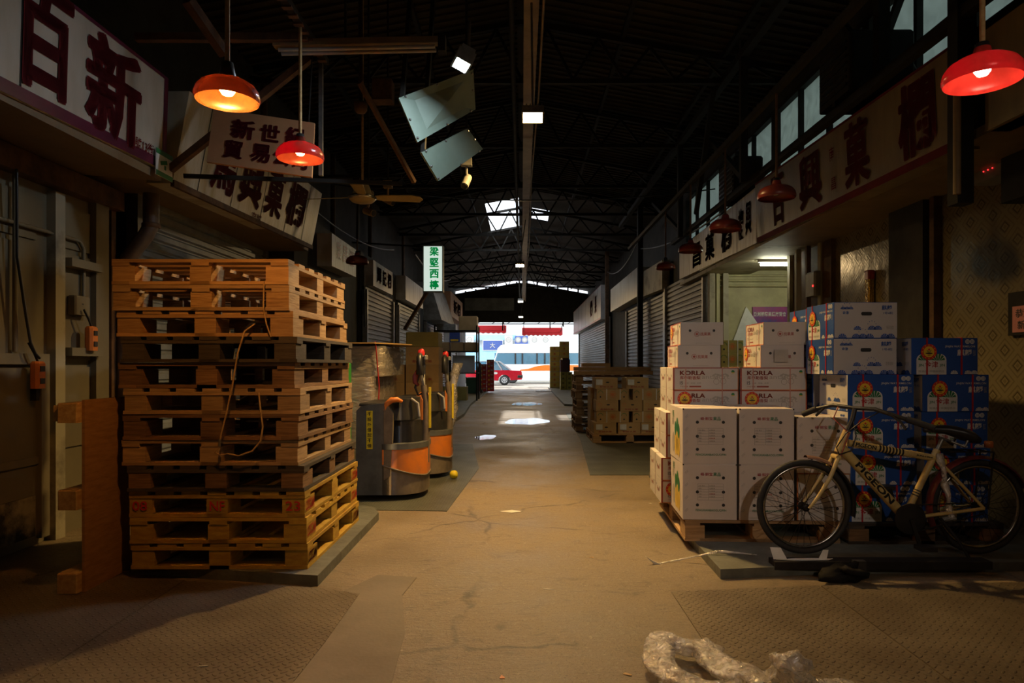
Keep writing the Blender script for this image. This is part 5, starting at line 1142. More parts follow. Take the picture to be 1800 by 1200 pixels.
for k in range(9):
    c = bp(1645+k*2.5, 795+k*14, -.04+.012*math.sin(k*2.1))
    for j in range(6): a = 2*PI*j/6+k*.4; vs.append(c+Vector((math.cos(a)*(.018+.01*math.sin(k*1.9)), math.sin(a)*.02, 0)))
m.add(vs, [(i*6+j, i*6+(j+1) % 6, i*6+6+(j+1) % 6, i*6+6+j) for i in range(8) for j in range(6)], wrap, True); tag(obj('film_strip', m), 'twisted clear film hanging from the bicycle seat tube', 'film strip')
# black rail on the ground by the bicycle
t = thing('ground_rail', 'long black steel bar lying in front of the bicycle wheels', 'steel bar', (1.6, 4.0, .055))
obj('bar', MB().box((X(1362, 3.92), 3.92, .040), (X(1745, 3.92), 4.02, .085), steel_dark), t); obj('plate', MB().box((X(1500, 3.9), 3.88, .04), (X(1520, 3.9), 3.92, .10), black_m), t)
m = MB(); zz = .0865
m.prism([(0, 0), (.10, -.015), (.30, -.01), (.34, .02), (.22, .03), (.12, .025)], (X(1365, 3.95), 3.96, zz), XA, YA, ZA, .002, paper); m.poly([(X(1362, 3.95), 3.97, zz), (X(1385, 3.95), 3.965, zz+.004), (X(1378, 3.95), 4.0, zz+.06), (X(1360, 3.95), 4.01, zz+.06)], paper)
m.poly([(X(1440, 3.95), 3.965, zz), (X(1455, 3.95), 3.965, zz), (X(1462, 3.95), 3.99, zz+.05), (X(1452, 3.95), 3.99, zz+.05)], paper); tag(obj('paper_wrapper', m), 'crumpled white paper under the front bicycle wheel', 'paper')
# black bag by the rail
def blob(c, r, mat, name, label, cat, seed=1, sq=(1, 1, 1), amp=.25):
    R_ = random.Random(seed); m = MB(); nu, nv = 18, 10; vs = []; ph = [R_.uniform(0, 6) for _ in range(6)]
    for i in range(nv+1):
        b = PI*i/nv
        for j in range(nu):
            a = 2*PI*j/nu; k = 1+amp*math.sin(3*a+ph[0]+2*b)*math.sin(b)+amp*.6*math.sin(5*b+ph[1]+2*a)*math.sin(b)+amp*.4*math.sin(7*a+ph[2])*math.sin(b)
            vs.append((c[0]+r*sq[0]*k*math.sin(b)*math.cos(a), c[1]+r*sq[1]*k*math.sin(b)*math.sin(a), max(.006, c[2]-r*sq[2]*math.cos(b)*k)))
    m.add(vs, [(i*nu+j, i*nu+(j+1) % nu, (i+1)*nu+(j+1) % nu, (i+1)*nu+j) for i in range(nv) for j in range(nu)], mat, True); return tag(obj(name, m), label, cat)
blob((X(1487, 3.82), 3.82, .05), .09, M('bag_black', (.012, .011, .010), (.02, .018, .015), rough=.85, scale=9, spec=.1), 'plastic_bag', 'crumpled black bag over the black steel bar', 'bag', 4, (1, .6, .55), .6)

# ================================================================ PALLET TRUCKS
def pallet_truck(label, warn):
    t = thing('pallet_truck', label, 'pallet truck', (0, 0, 0), 'electric pallet trucks')
    # nose at x=0 pointing +X, width along Y 0..0.72
    def foot(x0, x1, w0, w1, r, n=8):
        pl = [(x0, w0), (x1-r, w0)]
        for k in range(n+1): a = -PI/2+PI/2*k/n; pl.append((x1-r+r*math.cos(a), w0+r+r*math.sin(a)))
        for k in range(n+1): a = PI/2*k/n; pl.append((x1-r+r*math.cos(a), w1-r+r*math.sin(a)))
        pl.append((x0, w1)); return pl
    m = MB(); a = foot(-.36, 0, 0, .72, .28); m.prism(a, (0, 0, .05), XA, YA, ZA, .44, truck_dirt, True); ch = obj('chassis', m, t)
    m = MB(); b = foot(-.36, .006, -.006, .726, .284)
    k0 = [(x, y) for x, y in b]; zt = lambda x: .20+max(0, -x)*.32
    vs = []; n = len(k0)
    for x, y in k0: vs.append((x, y, zt(x)))
    for x, y in k0: vs.append((x, y, .455))
    m.add(vs, [(i, i+1, n+i+1, n+i) for i in range(n-1)], orange_m, True); obj('nose_panel', m, t)
    m = MB(); m.tube([(x, y, zt(x)) for x, y in k0], .009, truck_dirt, 6); m.prism(foot(-.36, .012, -.012, .732, .29), (0, 0, .455), XA, YA, ZA, .05, truck_grey, True); obj('nose_lip', m, t)
    m = MB(); m.prism([(-.60, .05), (-.30, .05), (-.30, .84), (-.34, .87), (-.55, .84), (-.59, .80)], (0, .0, 0), XA, ZA, YA, .72, truck_grey); sc = obj('battery_case', m, t)
    m = MB(); m.box((-.50, -.003, .46), (-.445, 0, .80), yellow_m); obj('sticker', m, sc)
    m = MB()
    for k, c_ in enumerate('不設外借恕不借'): m.text(c_, (-.492, -.005, .755-.047*k), XA, ZA, .038, .036, p_black, .03)
    obj('lettering', m, sc)
    m = MB(); m.cbox((-.575, .03, .84), (-.32, .69, .865), black_m, .01); obj('battery_lid', m, sc)
    m = MB(); m.prism([(-.345, .18), (-.29, .22), (-.27, .50), (-.262, .78), (-.30, .84), (-.345, .84)], (0, -.008, 0), XA, ZA, YA, .05, truck_dirt); m.tube([(-.335, .012, .80), (-.32, .012, .86), (-.28, .012, .895), (-.23, .02, .90), (-.19, .04, .88)], [.02, .026, .028, .024, .014], orange_m, 10); st_ = obj('side_trim', m, t)
    m = MB(); m.prism(foot(-.30, -.04, .10, .62, .2), (0, 0, .505), XA, YA, ZA, .20, black_m, True); obj('motor_cover', m, t)
    m = MB(); m.prism(foot(-.32, -.10, .06, .66, .12), (0, 0, .71), XA, YA, ZA, .19, M('truck_hood', (.045, .043, .04), (.02, .02, .02), rough=.3, scale=5), True); hd = obj('hood', m, t)
    m = MB(); m.tube([(-.12, .1, .905), (-.06, .12, .86), (-.05, .13, .74)], .012, p_pale, 6); obj('trim_wire', m, hd)
    m = MB(); m.prism([(-.055, .70), (-.035, .70), (-.035, .88), (-.06, .93)], (0, .24, 0), XA, ZA, YA, .03, orange_m); obj('orange_upright', m, t)
    # tiller
    m = MB(); pts = [(-.03, .33, .30), (-.02, .33, .60), (-.015, .33, .85), (-.04, .33, 1.02)]; m.tube(pts, [.045, .04, .034, .028], truck_dirt, 10)
    for s in (-1, 1): m.tube([(-.04, .33, 1.0), (-.05, .33+s*.06, 1.09), (-.055, .33+s*.085, 1.16)], .016, paint_grey, 8)
    ti = obj('tiller_arm', m, t)
    m = MB(); m.box((.012, .30, .62), (.03, .34, 1.0), yellow_m); obj('warning_strip', m, ti)
    m = MB(); m.tube([(-.055, .25, 1.12), (-.06, .215, 1.20), (-.065, .24, 1.28), (-.07, .33, 1.31), (-.065, .42, 1.28), (-.06, .445, 1.20), (-.055, .41, 1.12)], .024, black_m, 10); m.cbox((-.10, .27, 1.12), (-.03, .39, 1.30), black_m, .015); gr = obj('grip', m, ti)
    obj('button', MB().tube([(-.065, .33, 1.29), (-.06, .33, 1.335), (-.045, .33, 1.355)], [.035, .033, .012], red_m, 12), ti)
    obj('thumb_pad', MB().cbox((-.03, .27, 1.26), (-.005, .39, 1.30), paint_grey, .008), ti)
    m = MB(); m.lathe([(.001, -.05), (.10, -.05), (.115, -.04), (.115, .04), (.10, .05), (.001, .05)], (-.16, .36, .116), rubber, 20, Matrix.Rotation(PI/2, 3, 'X')); obj('drive_wheel', m, t)
    for y in (.10, .45): obj('fork', MB().cbox((-1.55, y, .06), (-.60, y+.17, .14), steel_dark, .01), t)
    for y in (.12, .47): obj('load_wheel', MB().lathe([(.001, -.06), (.036, -.06), (.036, .06), (.001, .06)], (-1.42, y+.065, .042), rubber, 14, Matrix.Rotation(PI/2, 3, 'X')), t)
    return t
pt1 = pallet_truck('grey and orange pallet truck with yellow sticker, nearest the pallet stack', True)
pt1.location = (-.88, 6.07, .006); pt1.rotation_euler = (0, 0, 0)
pt2 = copy_tree(pt1); pt2['label'] = 'second grey and orange pallet truck, farther along beside the first'; pt2.location = (-.78, 7.22, .006); pt2.rotation_euler = (0, 0, 0)
blob((-.72, 7.25, .05), .045, yellow_m, 'yellow_fruit', 'small yellow fruit lying beside the second pallet truck', 'fruit', 3, (1, 1, 1), .05)
# red rope and gloves hanging on the first tiller
m = MB(); m.tube([(-.97, 6.42, 1.17), (-1.0, 6.41, 1.10), (-1.0, 6.41, 1.05), (-.97, 6.42, 1.02)], [.02, .028, .024, .012], M('rope_red', (.30, .06, .06), rough=.8), 8); m.tube([(-.96, 6.42, 1.13), (-1.0, 6.41, 1.0), (-.97, 6.41, .93), (-.93, 6.43, .95)], .012, black_m, 6)
tag(obj('rope_bundle', m), 'red and black rope hung on the nearest pallet truck handle', 'rope')
# ---------------------------------------------------------------- shrink wrapped goods
t = pallet((wood_brown, wood_brown), 'brown pallet beneath the shrink wrapped cartons', wd=1.0, dp=1.2, h=.14, group=None); t.location = (-2.54, 7.05, .001)
wc = obj('wrapped_carton', MB().cbox((0, 0, 0), (.49, .58, .235), M('wrapped_board', (.36, .27, .20), (.28, .20, .15), rough=.6, scale=3, rnd=.2), .01)); tag(wc, '', 'carton', 'shrink wrapped cartons'); ws = []
for r in range(4):
    for i in range(2):
        for j in range(2):
            place(wc, ws, (-2.53+i*.495, 7.06+j*.6, .142+r*.2365), 0, f'shrink wrapped brown carton, layer {r+1} from the floor, {"front" if j == 0 else "back"} {"alley" if i else "wall"} side')
def wrapper(x0, x1, y0, y1, z0, z1, label, seed):
    R_ = random.Random(seed); m = MB(); n = 9; rows = []
    nz = 12
    path = [(x0, y0), (x1, y0), (x1, y1), (x0, y1)]
    ring = []
    for k in range(4):
        a, b = path[k], path[(k+1) % 4]
        for i in range(n): ring.append((a[0]+(b[0]-a[0])*i/n, a[1]+(b[1]-a[1])*i/n))
    cx, cy = (x0+x1)/2, (y0+y1)/2; N_ = len(ring); vs = []
    for j in range(nz+1):
        for (x, y) in ring:
            d = R_.uniform(.004, .022); vs.append((x+math.copysign(d, x-cx), y+math.copysign(d, y-cy), z0+(z1-z0)*j/nz+R_.uniform(-.012, .012)*(0 < j < nz)))
    m.add(vs, [(j*N_+i, j*N_+(i+1) % N_, (j+1)*N_+(i+1) % N_, (j+1)*N_+i) for j in range(nz) for i in range(N_)], wrap_tight, True)
    return tag(obj('stretch_wrap', m), label, 'stretch wrap')
wrapper(-2.54, -1.535, 7.05, 8.26, .15, 1.10, 'clear stretch wrap around the brown cartons behind the pallet truck', 3)
bx = obj('wrapped_carton', MB().cbox((-2.47, 7.1, 1.092), (-1.45, 8.2, 1.40), M('wrapped_grey', (.34, .30, .26), (.26, .22, .19), rough=.5, scale=3), .03)); tag(bx, 'large wrapped grey bundle on top of the wrapped cartons', 'carton')
wrapper(-2.50, -1.435, 7.07, 8.22, 1.10, 1.41, 'loose clear film around the top bundle under the cardboard sheet', 5)
m = MB(); m.prism([(-2.5, 7.0), (-1.5, 6.95), (-1.22, 7.6), (-1.36, 8.4), (-2.5, 8.4)], (0, 0, 1.432), XA, YA, ZA, .012, kraft); tag(obj('cardboard_sheet', m), 'large flat cardboard sheet lying over the wrapped bundle', 'cardboard sheet')
tag(obj('strap', MB().tube([(-1.50, 6.99, 1.45), (-1.50, 7.03, 1.38), (-1.47, 7.04, 1.0), (-1.48, 7.04, .7)], .006, strap_red, 6)), 'dark red strap hanging down the wrapped cartons', 'strap')
tag(obj('bottle_crate', MB().cbox((-1.80, 6.94, 0.0), (-1.742, 7.0, 1.24), flat('crate_green', (.05, .35, .05)), .02)), 'bright green slim crate between pallets and wrapped cartons', 'crate')
# kraft stacks beyond
kb = kraft_carton(False, .45, .5, .24); kbs = []
for i, x in enumerate((-2.05, -1.58)):
    for r in range(6 if i else 5): place(kb, kbs, (x, 9.3, r*.242+.006), 0, f'brown carton, level {r+1} of the {"inner" if i == 0 else "alley side"} pile past the wrapped goods', 'brown cartons past the wrapped goods')
tag(obj('olive_carton', MB().cbox((-1.58, 9.32, 1.46), (-1.14, 9.8, 1.66), kraft_y, .01)), 'olive yellow carton on top of the brown pile', 'carton')
m = MB(); vs = []
for k in range(10):
    for j in range(8): a = 2*PI*j/8+k*.3; rr = .05+.03*math.sin(k*1.7+j); vs.append((-.93+.015*k+math.cos(a)*rr, 8.4+math.sin(a)*rr, .02+k*.135))
m.add(vs, [(k*8+j, k*8+(j+1) % 8, k*8+8+(j+1) % 8, k*8+8+j) for k in range(9) for j in range(8)], wrap, True); tag(obj('film_strip', m), 'upright twist of clear film behind the second pallet truck', 'film strip')
# ================================================================ FAR PALLET SIDE: rack, boxes, crates
t = thing('metal_rack', 'tall metal rack with boxes at the far end', 'rack', (-2.2, 22, 0))
for x in (-2.75, -1.42):
    for y in (21.6, 22.6): obj('upright', MB().box((x-.025, y-.025, .07), (x+.025, y+.025, 2.45), steel_dark), t)
for z in (.95, 1.64, 2.3): obj('shelf', MB().box((-2.78, 21.58, z-.03), (-1.40, 22.62, z), steel_dark), t)
def sbox(name, a, b, mat, label, cat='carton', group=None, c=.012): return tag(obj(name, MB().cbox(a, b, mat, c)), label, cat, group)
for k, x in enumerate((-2.7, -2.25, -1.82)): sbox('shelf_carton', (x, 21.7, 1.64), (x+.4, 22.2, 1.92), kraft, f'brown carton on the middle rack shelf, {["wall end", "middle", "alley end"][k]}', group='brown cartons on the rack')
sbox('top_carton', (-2.0, 21.7, 2.3), (-1.42, 22.3, 2.75), kraft, 'tall brown carton on top of the metal rack')
sbox('top_carton', (-2.7, 21.7, 2.3), (-2.1, 22.3, 2.5), paint_grey, 'flat grey box on top of the metal rack')
sbox('white_board', (-2.2, 21.7, .95), (-1.5, 21.9, 1.5), white_panel, 'white board standing on the lower rack shelf', 'board')
sbox('shelf_carton', (-2.6, 21.7, .071), (-1.75, 22.3, .5), kraft_y, 'yellowish crate under the metal rack')
t = thing('wall_poster', 'small blue and white poster seen through the rack', 'poster', (-2.6, 23.2, 1.95)); obj('sheet', MB().box((-2.65, 23.2, 1.95), (-2.0, 23.22, 2.35), p_white), t); obj('print', MB().box((-2.45, 23.19, 1.97), (-2.1, 23.2, 2.3), navy), t); obj('banner', MB().box((-2.42, 23.185, 2.0), (-2.15, 23.19, 2.07), p_yel), t)
obj('post', MB().box((-2.5, 23.22, 0.07), (-2.4, 23.27, 2.3), steel_dark), t)
cr = obj('red_crate', MB().cbox((0, 0, 0), (.3, .4, .19), carton_red, .012)); tag(cr, '', 'crate', 'red fruit crates near the street')
m = MB(); m.text('果', (.04, -.003, .05), XA, ZA, .09, .09, p_yel, .04); m.box((.16, -.004, .10), (.26, -.001, .15), p_pale); obj('print', m, cr); crs = []
for i, x in enumerate((-1.80, -1.48)):
    for r in range(7 if i else 6): place(cr, crs, (x, 29.0, .075+r*.192), 0, f'red fruit crate, level {r+1} of the {"wall side" if i == 0 else "alley side"} pile near the street')
sbox('dark_bin', (-2.2, 27, .071), (-1.75, 27.5, .7), flat('bin_green', (.015, .06, .03)), 'dark green bin before the red crates', 'bin')
t = thing('hand_trolley', 'black upright hand trolley before the red crates', 'trolley', (-1.68, 26.6, .07)); 
obj('frame', MB().tube([(-1.72, 26.6, .1), (-1.72, 26.62, .9), (-1.75, 26.65, 1.25), (-1.68, 26.68, 1.33), (-1.60, 26.65, 1.22), (-1.60, 26.62, .9), (-1.60, 26.6, .1)], .03, black_m, 8), t)
obj('toe_plate', MB().box((-1.80, 26.3, .072), (-1.52, 26.65, .09), black_m), t)
for x in (-1.77, -1.55): obj('wheel', MB().lathe([(.001, -.02), (.09, -.02), (.09, .02), (.001, .02)], (x, 26.72, .165), rubber, 14, Matrix.Rotation(PI/2, 3, 'Y')), t)
# olive and yellow cartons on the carton side near the street
oc = obj('olive_carton', MB().cbox((0, 0, 0), (.46, .4, .25), kraft_y, .01)); tag(oc, '', 'carton', 'olive cartons near the street')
m = MB(); m.box((.0, -.003, .02), (.46, -.001, .05), p_grey); m.text('果', (.16, -.003, .09), XA, ZA, .12, .11, p_brown, .02); obj('print', m, oc); ocs = []
for i, (x, n) in enumerate(((1.38, 8), (1.85, 9))):
    for r in range(n): place(oc, ocs, (x, 33.2, .065+r*.252), 0, f'olive carton, level {r+1} of the {"alley side" if i == 0 else "wall side"} pile near the street')
yc = obj('yellow_carton', MB().cbox((0, 0, 0), (.26, .35, .2), carton_yel, .01)); tag(yc, '', 'carton', 'yellow cartons near the street')
m = MB(); m.text('鲜', (.08, -.003, .05), XA, ZA, .1, .1, p_black, .03); obj('print', m, yc); ycs = []
for i, x in enumerate((1.76, 2.04)):
    for r in range(4): place(yc, ycs, (x, 31.0, .065+r*.202), 0, f'bright yellow carton, level {r+1} of the {"alley side" if i == 0 else "wall side"} low pile before the olive cartons')
sbox('net_sack', (1.76, 31.0, .88), (2.2, 31.35, 1.5), flat('sack_plum', (.10, .04, .05)), 'dark reddish sacks on the yellow cartons', 'sack', None, .08)
m = MB().prism([(0, 0), (.7, -.1), (1.1, .5), (.5, .9), (.1, .6)], (.62, 30.5, 0.001), XA, YA, ZA, .03, p_pale); tag(obj('cardboard_sheet', m), 'pale flattened sheet on the ground near the street', 'cardboard sheet')

# ================================================================ STREET
t = thing('bus', 'white minibus with orange stripe crossing the street end', 'bus', (1.5, 44, -.02)); Y0, Y1 = 44.0, 46.0
z1 = 2.52; zw0, zw1 = 1.22, 1.95
m = MB(); m.prism([(-1.82, .22), (5.2, .22), (5.2, zw0), (-1.86, zw0), (-1.9, .7)], (0, Y0, 0), XA, ZA, YA, 2.0, bus_white)
m.prism([(-1.62, zw1), (5.2, zw1), (5.2, z1), (-1.0, z1), (-1.35, z1-.08), (-1.55, z1-.28)], (0, Y0, 0), XA, ZA, YA, 2.0, bus_white); bd = obj('body', m, t)
m = MB()
for x in (-.45, .0, .95, 1.45, 2.4, 2.9, 3.9, 5.1):
    for y in (Y0, Y1-.05): m.box((x, y, zw0), (x+.09, y+.05, zw1), black_m)
m.prism([(-1.86, zw0), (-1.80, zw0), (-1.56, zw1), (-1.62, zw1)], (0, Y0, 0), XA, ZA, YA, .08, bus_white); m.prism([(-1.86, zw0), (-1.80, zw0), (-1.56, zw1), (-1.62, zw1)], (0, Y1-.08, 0), XA, ZA, YA, .08, bus_white)
obj('pillar', m, t)
for y in (Y0+.02, Y1-.03):
    for a, b in ((-1.75, -.45), (-.36, 0), (.09, .95), (1.04, 1.45), (1.54, 2.4), (2.49, 2.9), (2.99, 3.9), (3.99, 5.1)): obj('window_pane', MB().box((a, y, zw0), (b, y+.01, zw1), bus_glass), t)
m = MB(); m.prism([(-.1, .80), (5.2, .80), (5.2, 1.17), (1.5, 1.17), (.9, 1.08), (.4, .92), (-.1, .87)], (0, Y0-.008, 0), XA, ZA, YA, .006, bus_orange); obj('stripe', m, bd)
for x in (-.6, 3.9):
    for y in (Y0+.12, Y1-.12): obj('wheel', MB().lathe([(.001, -.11), (.28, -.11), (.36, -.09), (.36, .09), (.28, .11), (.001, .11)], (x, y, .345), rubber, 24, Matrix.Rotation(PI/2, 3, 'X')), t)
m = MB(); m.box((-1.6, Y0+.1, .3), (5.1, Y1-.1, .5), paint_grey); obj('floor_pan', m, t)
skin_d = flat('passenger_dark', (.06, .045, .04))
for k, x in enumerate((.45, 1.8, 3.1)):
    m = MB(); m.lathe([(.001, .0), (.19, .0), (.22, .25), (.20, .48), (.16, .54), (.055, .58), (.055, .64), (.09, .68), (.105, .76), (.09, .85), (.05, .9), (.001, .91)], (x, 44.6, .92), flat('passenger_green', (.06, .22, .12)) if k == 1 else skin_d, 20)
    m.lathe([(.001, 0), (.03, .01), (.02, .03), (.001, .04)], (x-.10, 44.6, 1.66), skin_d, 8); tag(obj('person', m), f'{["dark clothed", "green clothed", "dark clothed rearmost"][k]} seated person behind a minibus window', 'person')
    obj('seat', MB().cbox((x-.24, 44.3, .5), (x+.3, 44.9, .92), navy, .04), t)
# taxi
t = thing('taxi', 'red taxi with silver roof in front of the minibus', 'car', (-2.3, 40.5, -.02)); Y0, Y1 = 40.2, 41.9
prof = [(.02, .32), (.03, .55), (.0, .78), (-.05, .83), (-.85, .87), (-3.3, .86), (-4.5, .72), (-4.62, .5), (-4.6, .28), (-3.95, .26), (-3.9, .45), (-3.7, .6), (-3.45, .6), (-3.25, .45), (-3.2, .26), (-1.38, .26), (-1.34, .42), (-1.2, .56), (-1.02, .61), (-.84, .56), (-.70, .42), (-.66, .28)]
bd = obj('body', MB().prism(prof, (0, Y0, 0), XA, ZA, YA, 1.7, taxi_red), t)
obj('roof', MB().prism([(-1.35, 1.38), (-1.5, 1.42), (-2.6, 1.43), (-2.75, 1.38)], (0, Y0+.14, 0), XA, ZA, YA, 1.42, silver), t)
m = MB()
for y in (Y0+.12, Y1-.17):
    for (a, b) in (((-.62, .86), (-1.36, 1.40)), ((-3.45, .85), (-2.72, 1.40)), ((-2.1, .86), (-2.05, 1.40)), ((-1.15, .86), (-1.5, 1.40))): m.bar((a[0], y+.03, a[1]), (b[0], y+.03, b[1]), .06, .07, silver)
obj('pillar', m, t)
m = MB(); m.prism([(-.66, .87), (-1.4, 1.39), (-2.7, 1.39), (-3.4, .86)], (0, Y0+.16, 0), XA, ZA, YA, 1.38, bus_glass); obj('window_pane', m, t)
obj('bumper', MB().cbox((-.25, Y0-.02, .42), (.06, Y1+.02, .58), black_m, .03), t); obj('tail_lamp', MB().box((-.04, Y0-.004, .62), (.005, Y0+.2, .76), flat('tail_red', (.6, .06, .03), rough=.2)), t)
for x in (-1.02, -3.58):
    for y in (Y0+.08, Y1-.08):
        w_ = obj('wheel', MB().lathe([(.001, -.08), (.2, -.085), (.29, -.08), (.30, 0), (.29, .08), (.001, .08)], (x, y, .285), rubber, 28, Matrix.Rotation(PI/2, 3, 'X')), t)
        m = MB()
        s = -1 if y < 41 else 1; m.disc((x, y+s*.087, .285), .18, XA, ZA, silver, 24); 
        for k in range(6): a = 2*PI*k/6; m.disc((x+.11*math.cos(a), y+s*.0885, .285+.11*math.sin(a)), .035, XA, ZA, black_m, 10)
        obj('hubcap', m, w_)
obj('door_badge', MB().disc((-1.55, Y0-.004, .70), .13, XA, ZA, p_white, 20, .07), bd)
# facade across the street
m = MB().box((-14, 52, -.1), (16, 52.4, 14), facade); struct('wall_street', m)
sbox('storefront', (-6.0, 51.6, 0), (-1.1, 51.99, 2.5), sky_blue, 'pale blue shop front across the street', 'storefront')
t = thing('street_sign', 'navy blue shop sign across the street', 'shop sign', (-2.0, 51.5, 2.6)); obj('panel', MB().box((-2.9, 51.5, 2.3), (-1.45, 51.6, 3.0), navy), t); obj('frame', MB().box((-2.95, 51.52, 2.25), (-1.4, 51.59, 3.05), p_white), t); m = MB(); m.text('大', (-2.4, 51.48, 2.45), XA, ZA, .4, .4, p_pale, .03); obj('lettering', m, t)
sbox('fascia_board', (-4.5, 51.6, 3.05), (-.4, 51.8, 3.45), sky_blue, 'pale blue fascia board above the navy sign', 'fascia')
for k, (px0, px1, blue_) in enumerate(((887, 901, 0), (905, 928, 1), (931, 948, 0), (952, 966, 0), (818, 832, 0))):
    a, b = P(px0, 604, 51), P(px1, 590, 51); t = thing('air_conditioner', '', 'air conditioner', (a[0], 51, a[2])); t['label'] = ['small white air conditioner unit left of the blue fan unit', 'blue twin fan air conditioner unit across the street', 'larger white air conditioner unit across the street', 'white air conditioner unit at the carton side of the facade', 'white air conditioner unit seen through the rack'][k]; t['group'] = 'air conditioner units across the street'
    obj('casing', MB().cbox((a[0], 51.0, a[2]), (b[0], 51.45, b[2]), navy if blue_ else facade, .03), t)
    m = MB(); n = 2 if blue_ else 1
    for i in range(n): m.ring((a[0]+(b[0]-a[0])*(i+.5)/n, 50.99, (a[2]+b[2])/2), .16, .22, XA, ZA, p_grey, 18); m.disc((a[0]+(b[0]-a[0])*(i+.5)/n, 50.992, (a[2]+b[2])/2), .15, XA, ZA, p_pale, 16)
    obj('fan_grille', m, t); obj('bracket', MB().box((a[0], 51, a[2]-.06), (b[0], 52, a[2]), p_white), t)
def awn(x0, x1, z0, z1, y, label):
    t = thing('awning', label, 'awning', ((x0+x1)/2, y, z0)); m = MB(); m.prism([(0, z0+.18), (0, z0+.2), (1.4, z1+.02), (1.4, z1)], (x0, y, 0), YA, ZA, XA, x1-x0, awning); m.box((x0, y-.01, z0+.15), (x1, y+.01, z0+.42), awning); obj('canopy', m, t)
    m = MB(); n = int((x1-x0)/.25)
    for k in range(n): a = x0+k*(x1-x0)/n; b = a+(x1-x0)/n; m.add([(a, y, z0+.2), (b, y, z0+.2), (b, y, z0+.03), ((a+b)/2, y, z0-.03), (a, y, z0+.03)], [(0, 1, 2, 3, 4)], awning); m.add([(a, y-.002, z0+.03), ((a+b)/2, y-.002, z0-.03), (b, y-.002, z0+.03), (b, y-.002, z0), ((a+b)/2, y-.002, z0-.07), (a, y-.002, z0)], [(0, 1, 4, 5), (1, 2, 3, 4)], p_white)
    obj('valance', m, t)
    for x in (x0+.1, x1-.1): obj('arm', MB().bar((x, y+.05, z0+.22), (x, 36.02, 3.5), .04, .04, steel_dark), t)
awn(-2.6, -.86, 2.98, 3.5, 38.4, 'red scalloped awning outside on the pallet side of the exit')
awn(.02, 2.3, 2.85, 3.4, 38.4, 'red scalloped awning outside on the carton side of the exit')
m = MB()
for z in (3.35, 3.55): m.bar((-3.4, 36.06, z), (3.4, 36.06, z), .05, .05, steel_dark)
for k in range(9): m.bar((-3.2+k*.8, 36.06, 3.35), (-2.8+k*.8, 36.06, 3.55), .03, .03, steel_dark)
tag(obj('lattice_girder', m), 'dark lattice girder over the street exit', 'girder')
for k, x in enumerate((-1.0, 1.5, 2.2)): tag(obj('drop_bar', MB().bar((x, 36.05, 3.6), (x, 36.05, 3.0+.1*k), .06, .06, steel_dark)), f'short dark hanging bar under the exit girder, {["before the left awning", "before the carton side awning", "near the carton side wall"][k]}', 'bar')
m = MB().box((-3.0, 35.9, 4.05), (-.4, 35.96, 4.7), shut_m); tag(obj('corrugated_panel', m), 'pale corrugated panel high on the far end wall', 'panel')

# ================================================================ FILM AND LITTER ON THE FLOOR
def crumple(pts, rad, name, label, seed, seg=26, sub=9, flatk=.55):
    R_ = random.Random(seed); P_ = [Vector(p) for p in pts]; path = []; rr = []
    for i in range(len(P_)-1):
        p0, p1, p2, p3 = P_[max(i-1, 0)], P_[i], P_[i+1], P_[min(i+2, len(P_)-1)]
        for k in range(sub):
            f = k/sub; path.append(.5*((2*p1)+(p2-p0)*f+(2*p0-5*p1+4*p2-p3)*f*f+(3*p1-p0-3*p2+p3)*f**3)); rr.append(rad[i]+(rad[i+1]-rad[i])*f)
    path.append(P_[-1]); rr.append(rad[-1]); n = len(path); vs = []
    ph = [R_.uniform(0, 6.3) for _ in range(8)]
    for i, p in enumerate(path):
        d = (path[min(i+1, n-1)]-path[max(i-1, 0)]).normalized(); a = d.cross(Vector((0, 0, 1))).normalized(); b = a.cross(d)
        for k in range(seg):
            t = 2*PI*k/seg; w_ = 1+.16*math.sin(3*t+ph[0]+i*.2)+.13*math.sin(5*t+ph[1]-i*.25)+.10*math.sin(9*t+ph[2]+i*.3)+R_.uniform(-.05, .05)
            q = p+a*math.cos(t)*rr[i]*w_+b*math.sin(t)*rr[i]*w_*flatk; vs.append((q.x, q.y, max(.009, q.z)))
    m = MB(); m.add(vs, [(i*seg+k, i*seg+(k+1) % seg, (i+1)*seg+(k+1) % seg, (i+1)*seg+k) for i in range(n-1) for k in range(seg)], wrap, True)
    m.add(vs[:seg], [tuple(range(seg))], wrap); m.add(vs[-seg:], [tuple(range(seg))], wrap)
    return tag(obj(name, m), label, 'plastic film')
def G_(px, py, z=0.0):
    Y = (1.22-z)*1200/(py-640); return (X(px, Y), Y, z)
crumple([G_(1245, 1142, .05), G_(1200, 1135, .06), G_(1168, 1125, .07), G_(1158, 1150, .06), G_(1172, 1178, .05), G_(1215, 1205, .06), G_(1290, 1225, .06), G_(1380, 1240, .06), G_(1500, 1250, .05)], [.04, .045, .05, .06, .055, .055, .06, .07, .05], 'stretch_film', 'long crumpled rope of clear stretch film in the near floor corner', 3)
crumple([G_(1238, 1136, .06), G_(1248, 1155, .06), G_(1275, 1178, .07), G_(1310, 1190, .07), G_(1350, 1215, .06)], [.06, .055, .06, .07, .06], 'stretch_film', 'bunched clear film lump inside the loop of stretch film', 5)
crumple([G_(1385, 1205, .04), G_(1392, 1190, .09), G_(1393, 1180, .16), G_(1390, 1172, .21), G_(1393, 1166, .245)], [.10, .075, .05, .06, .03], 'stretch_film', 'upright twist of clear stretch film standing on the floor', 8, flatk=.9)
crumple([G_(1395, 1205, .05), G_(1430, 1210, .05), G_(1480, 1212, .04), G_(1530, 1222, .03)], [.06, .055, .05, .02], 'stretch_film', 'trailing end of clear film at the picture edge', 9)
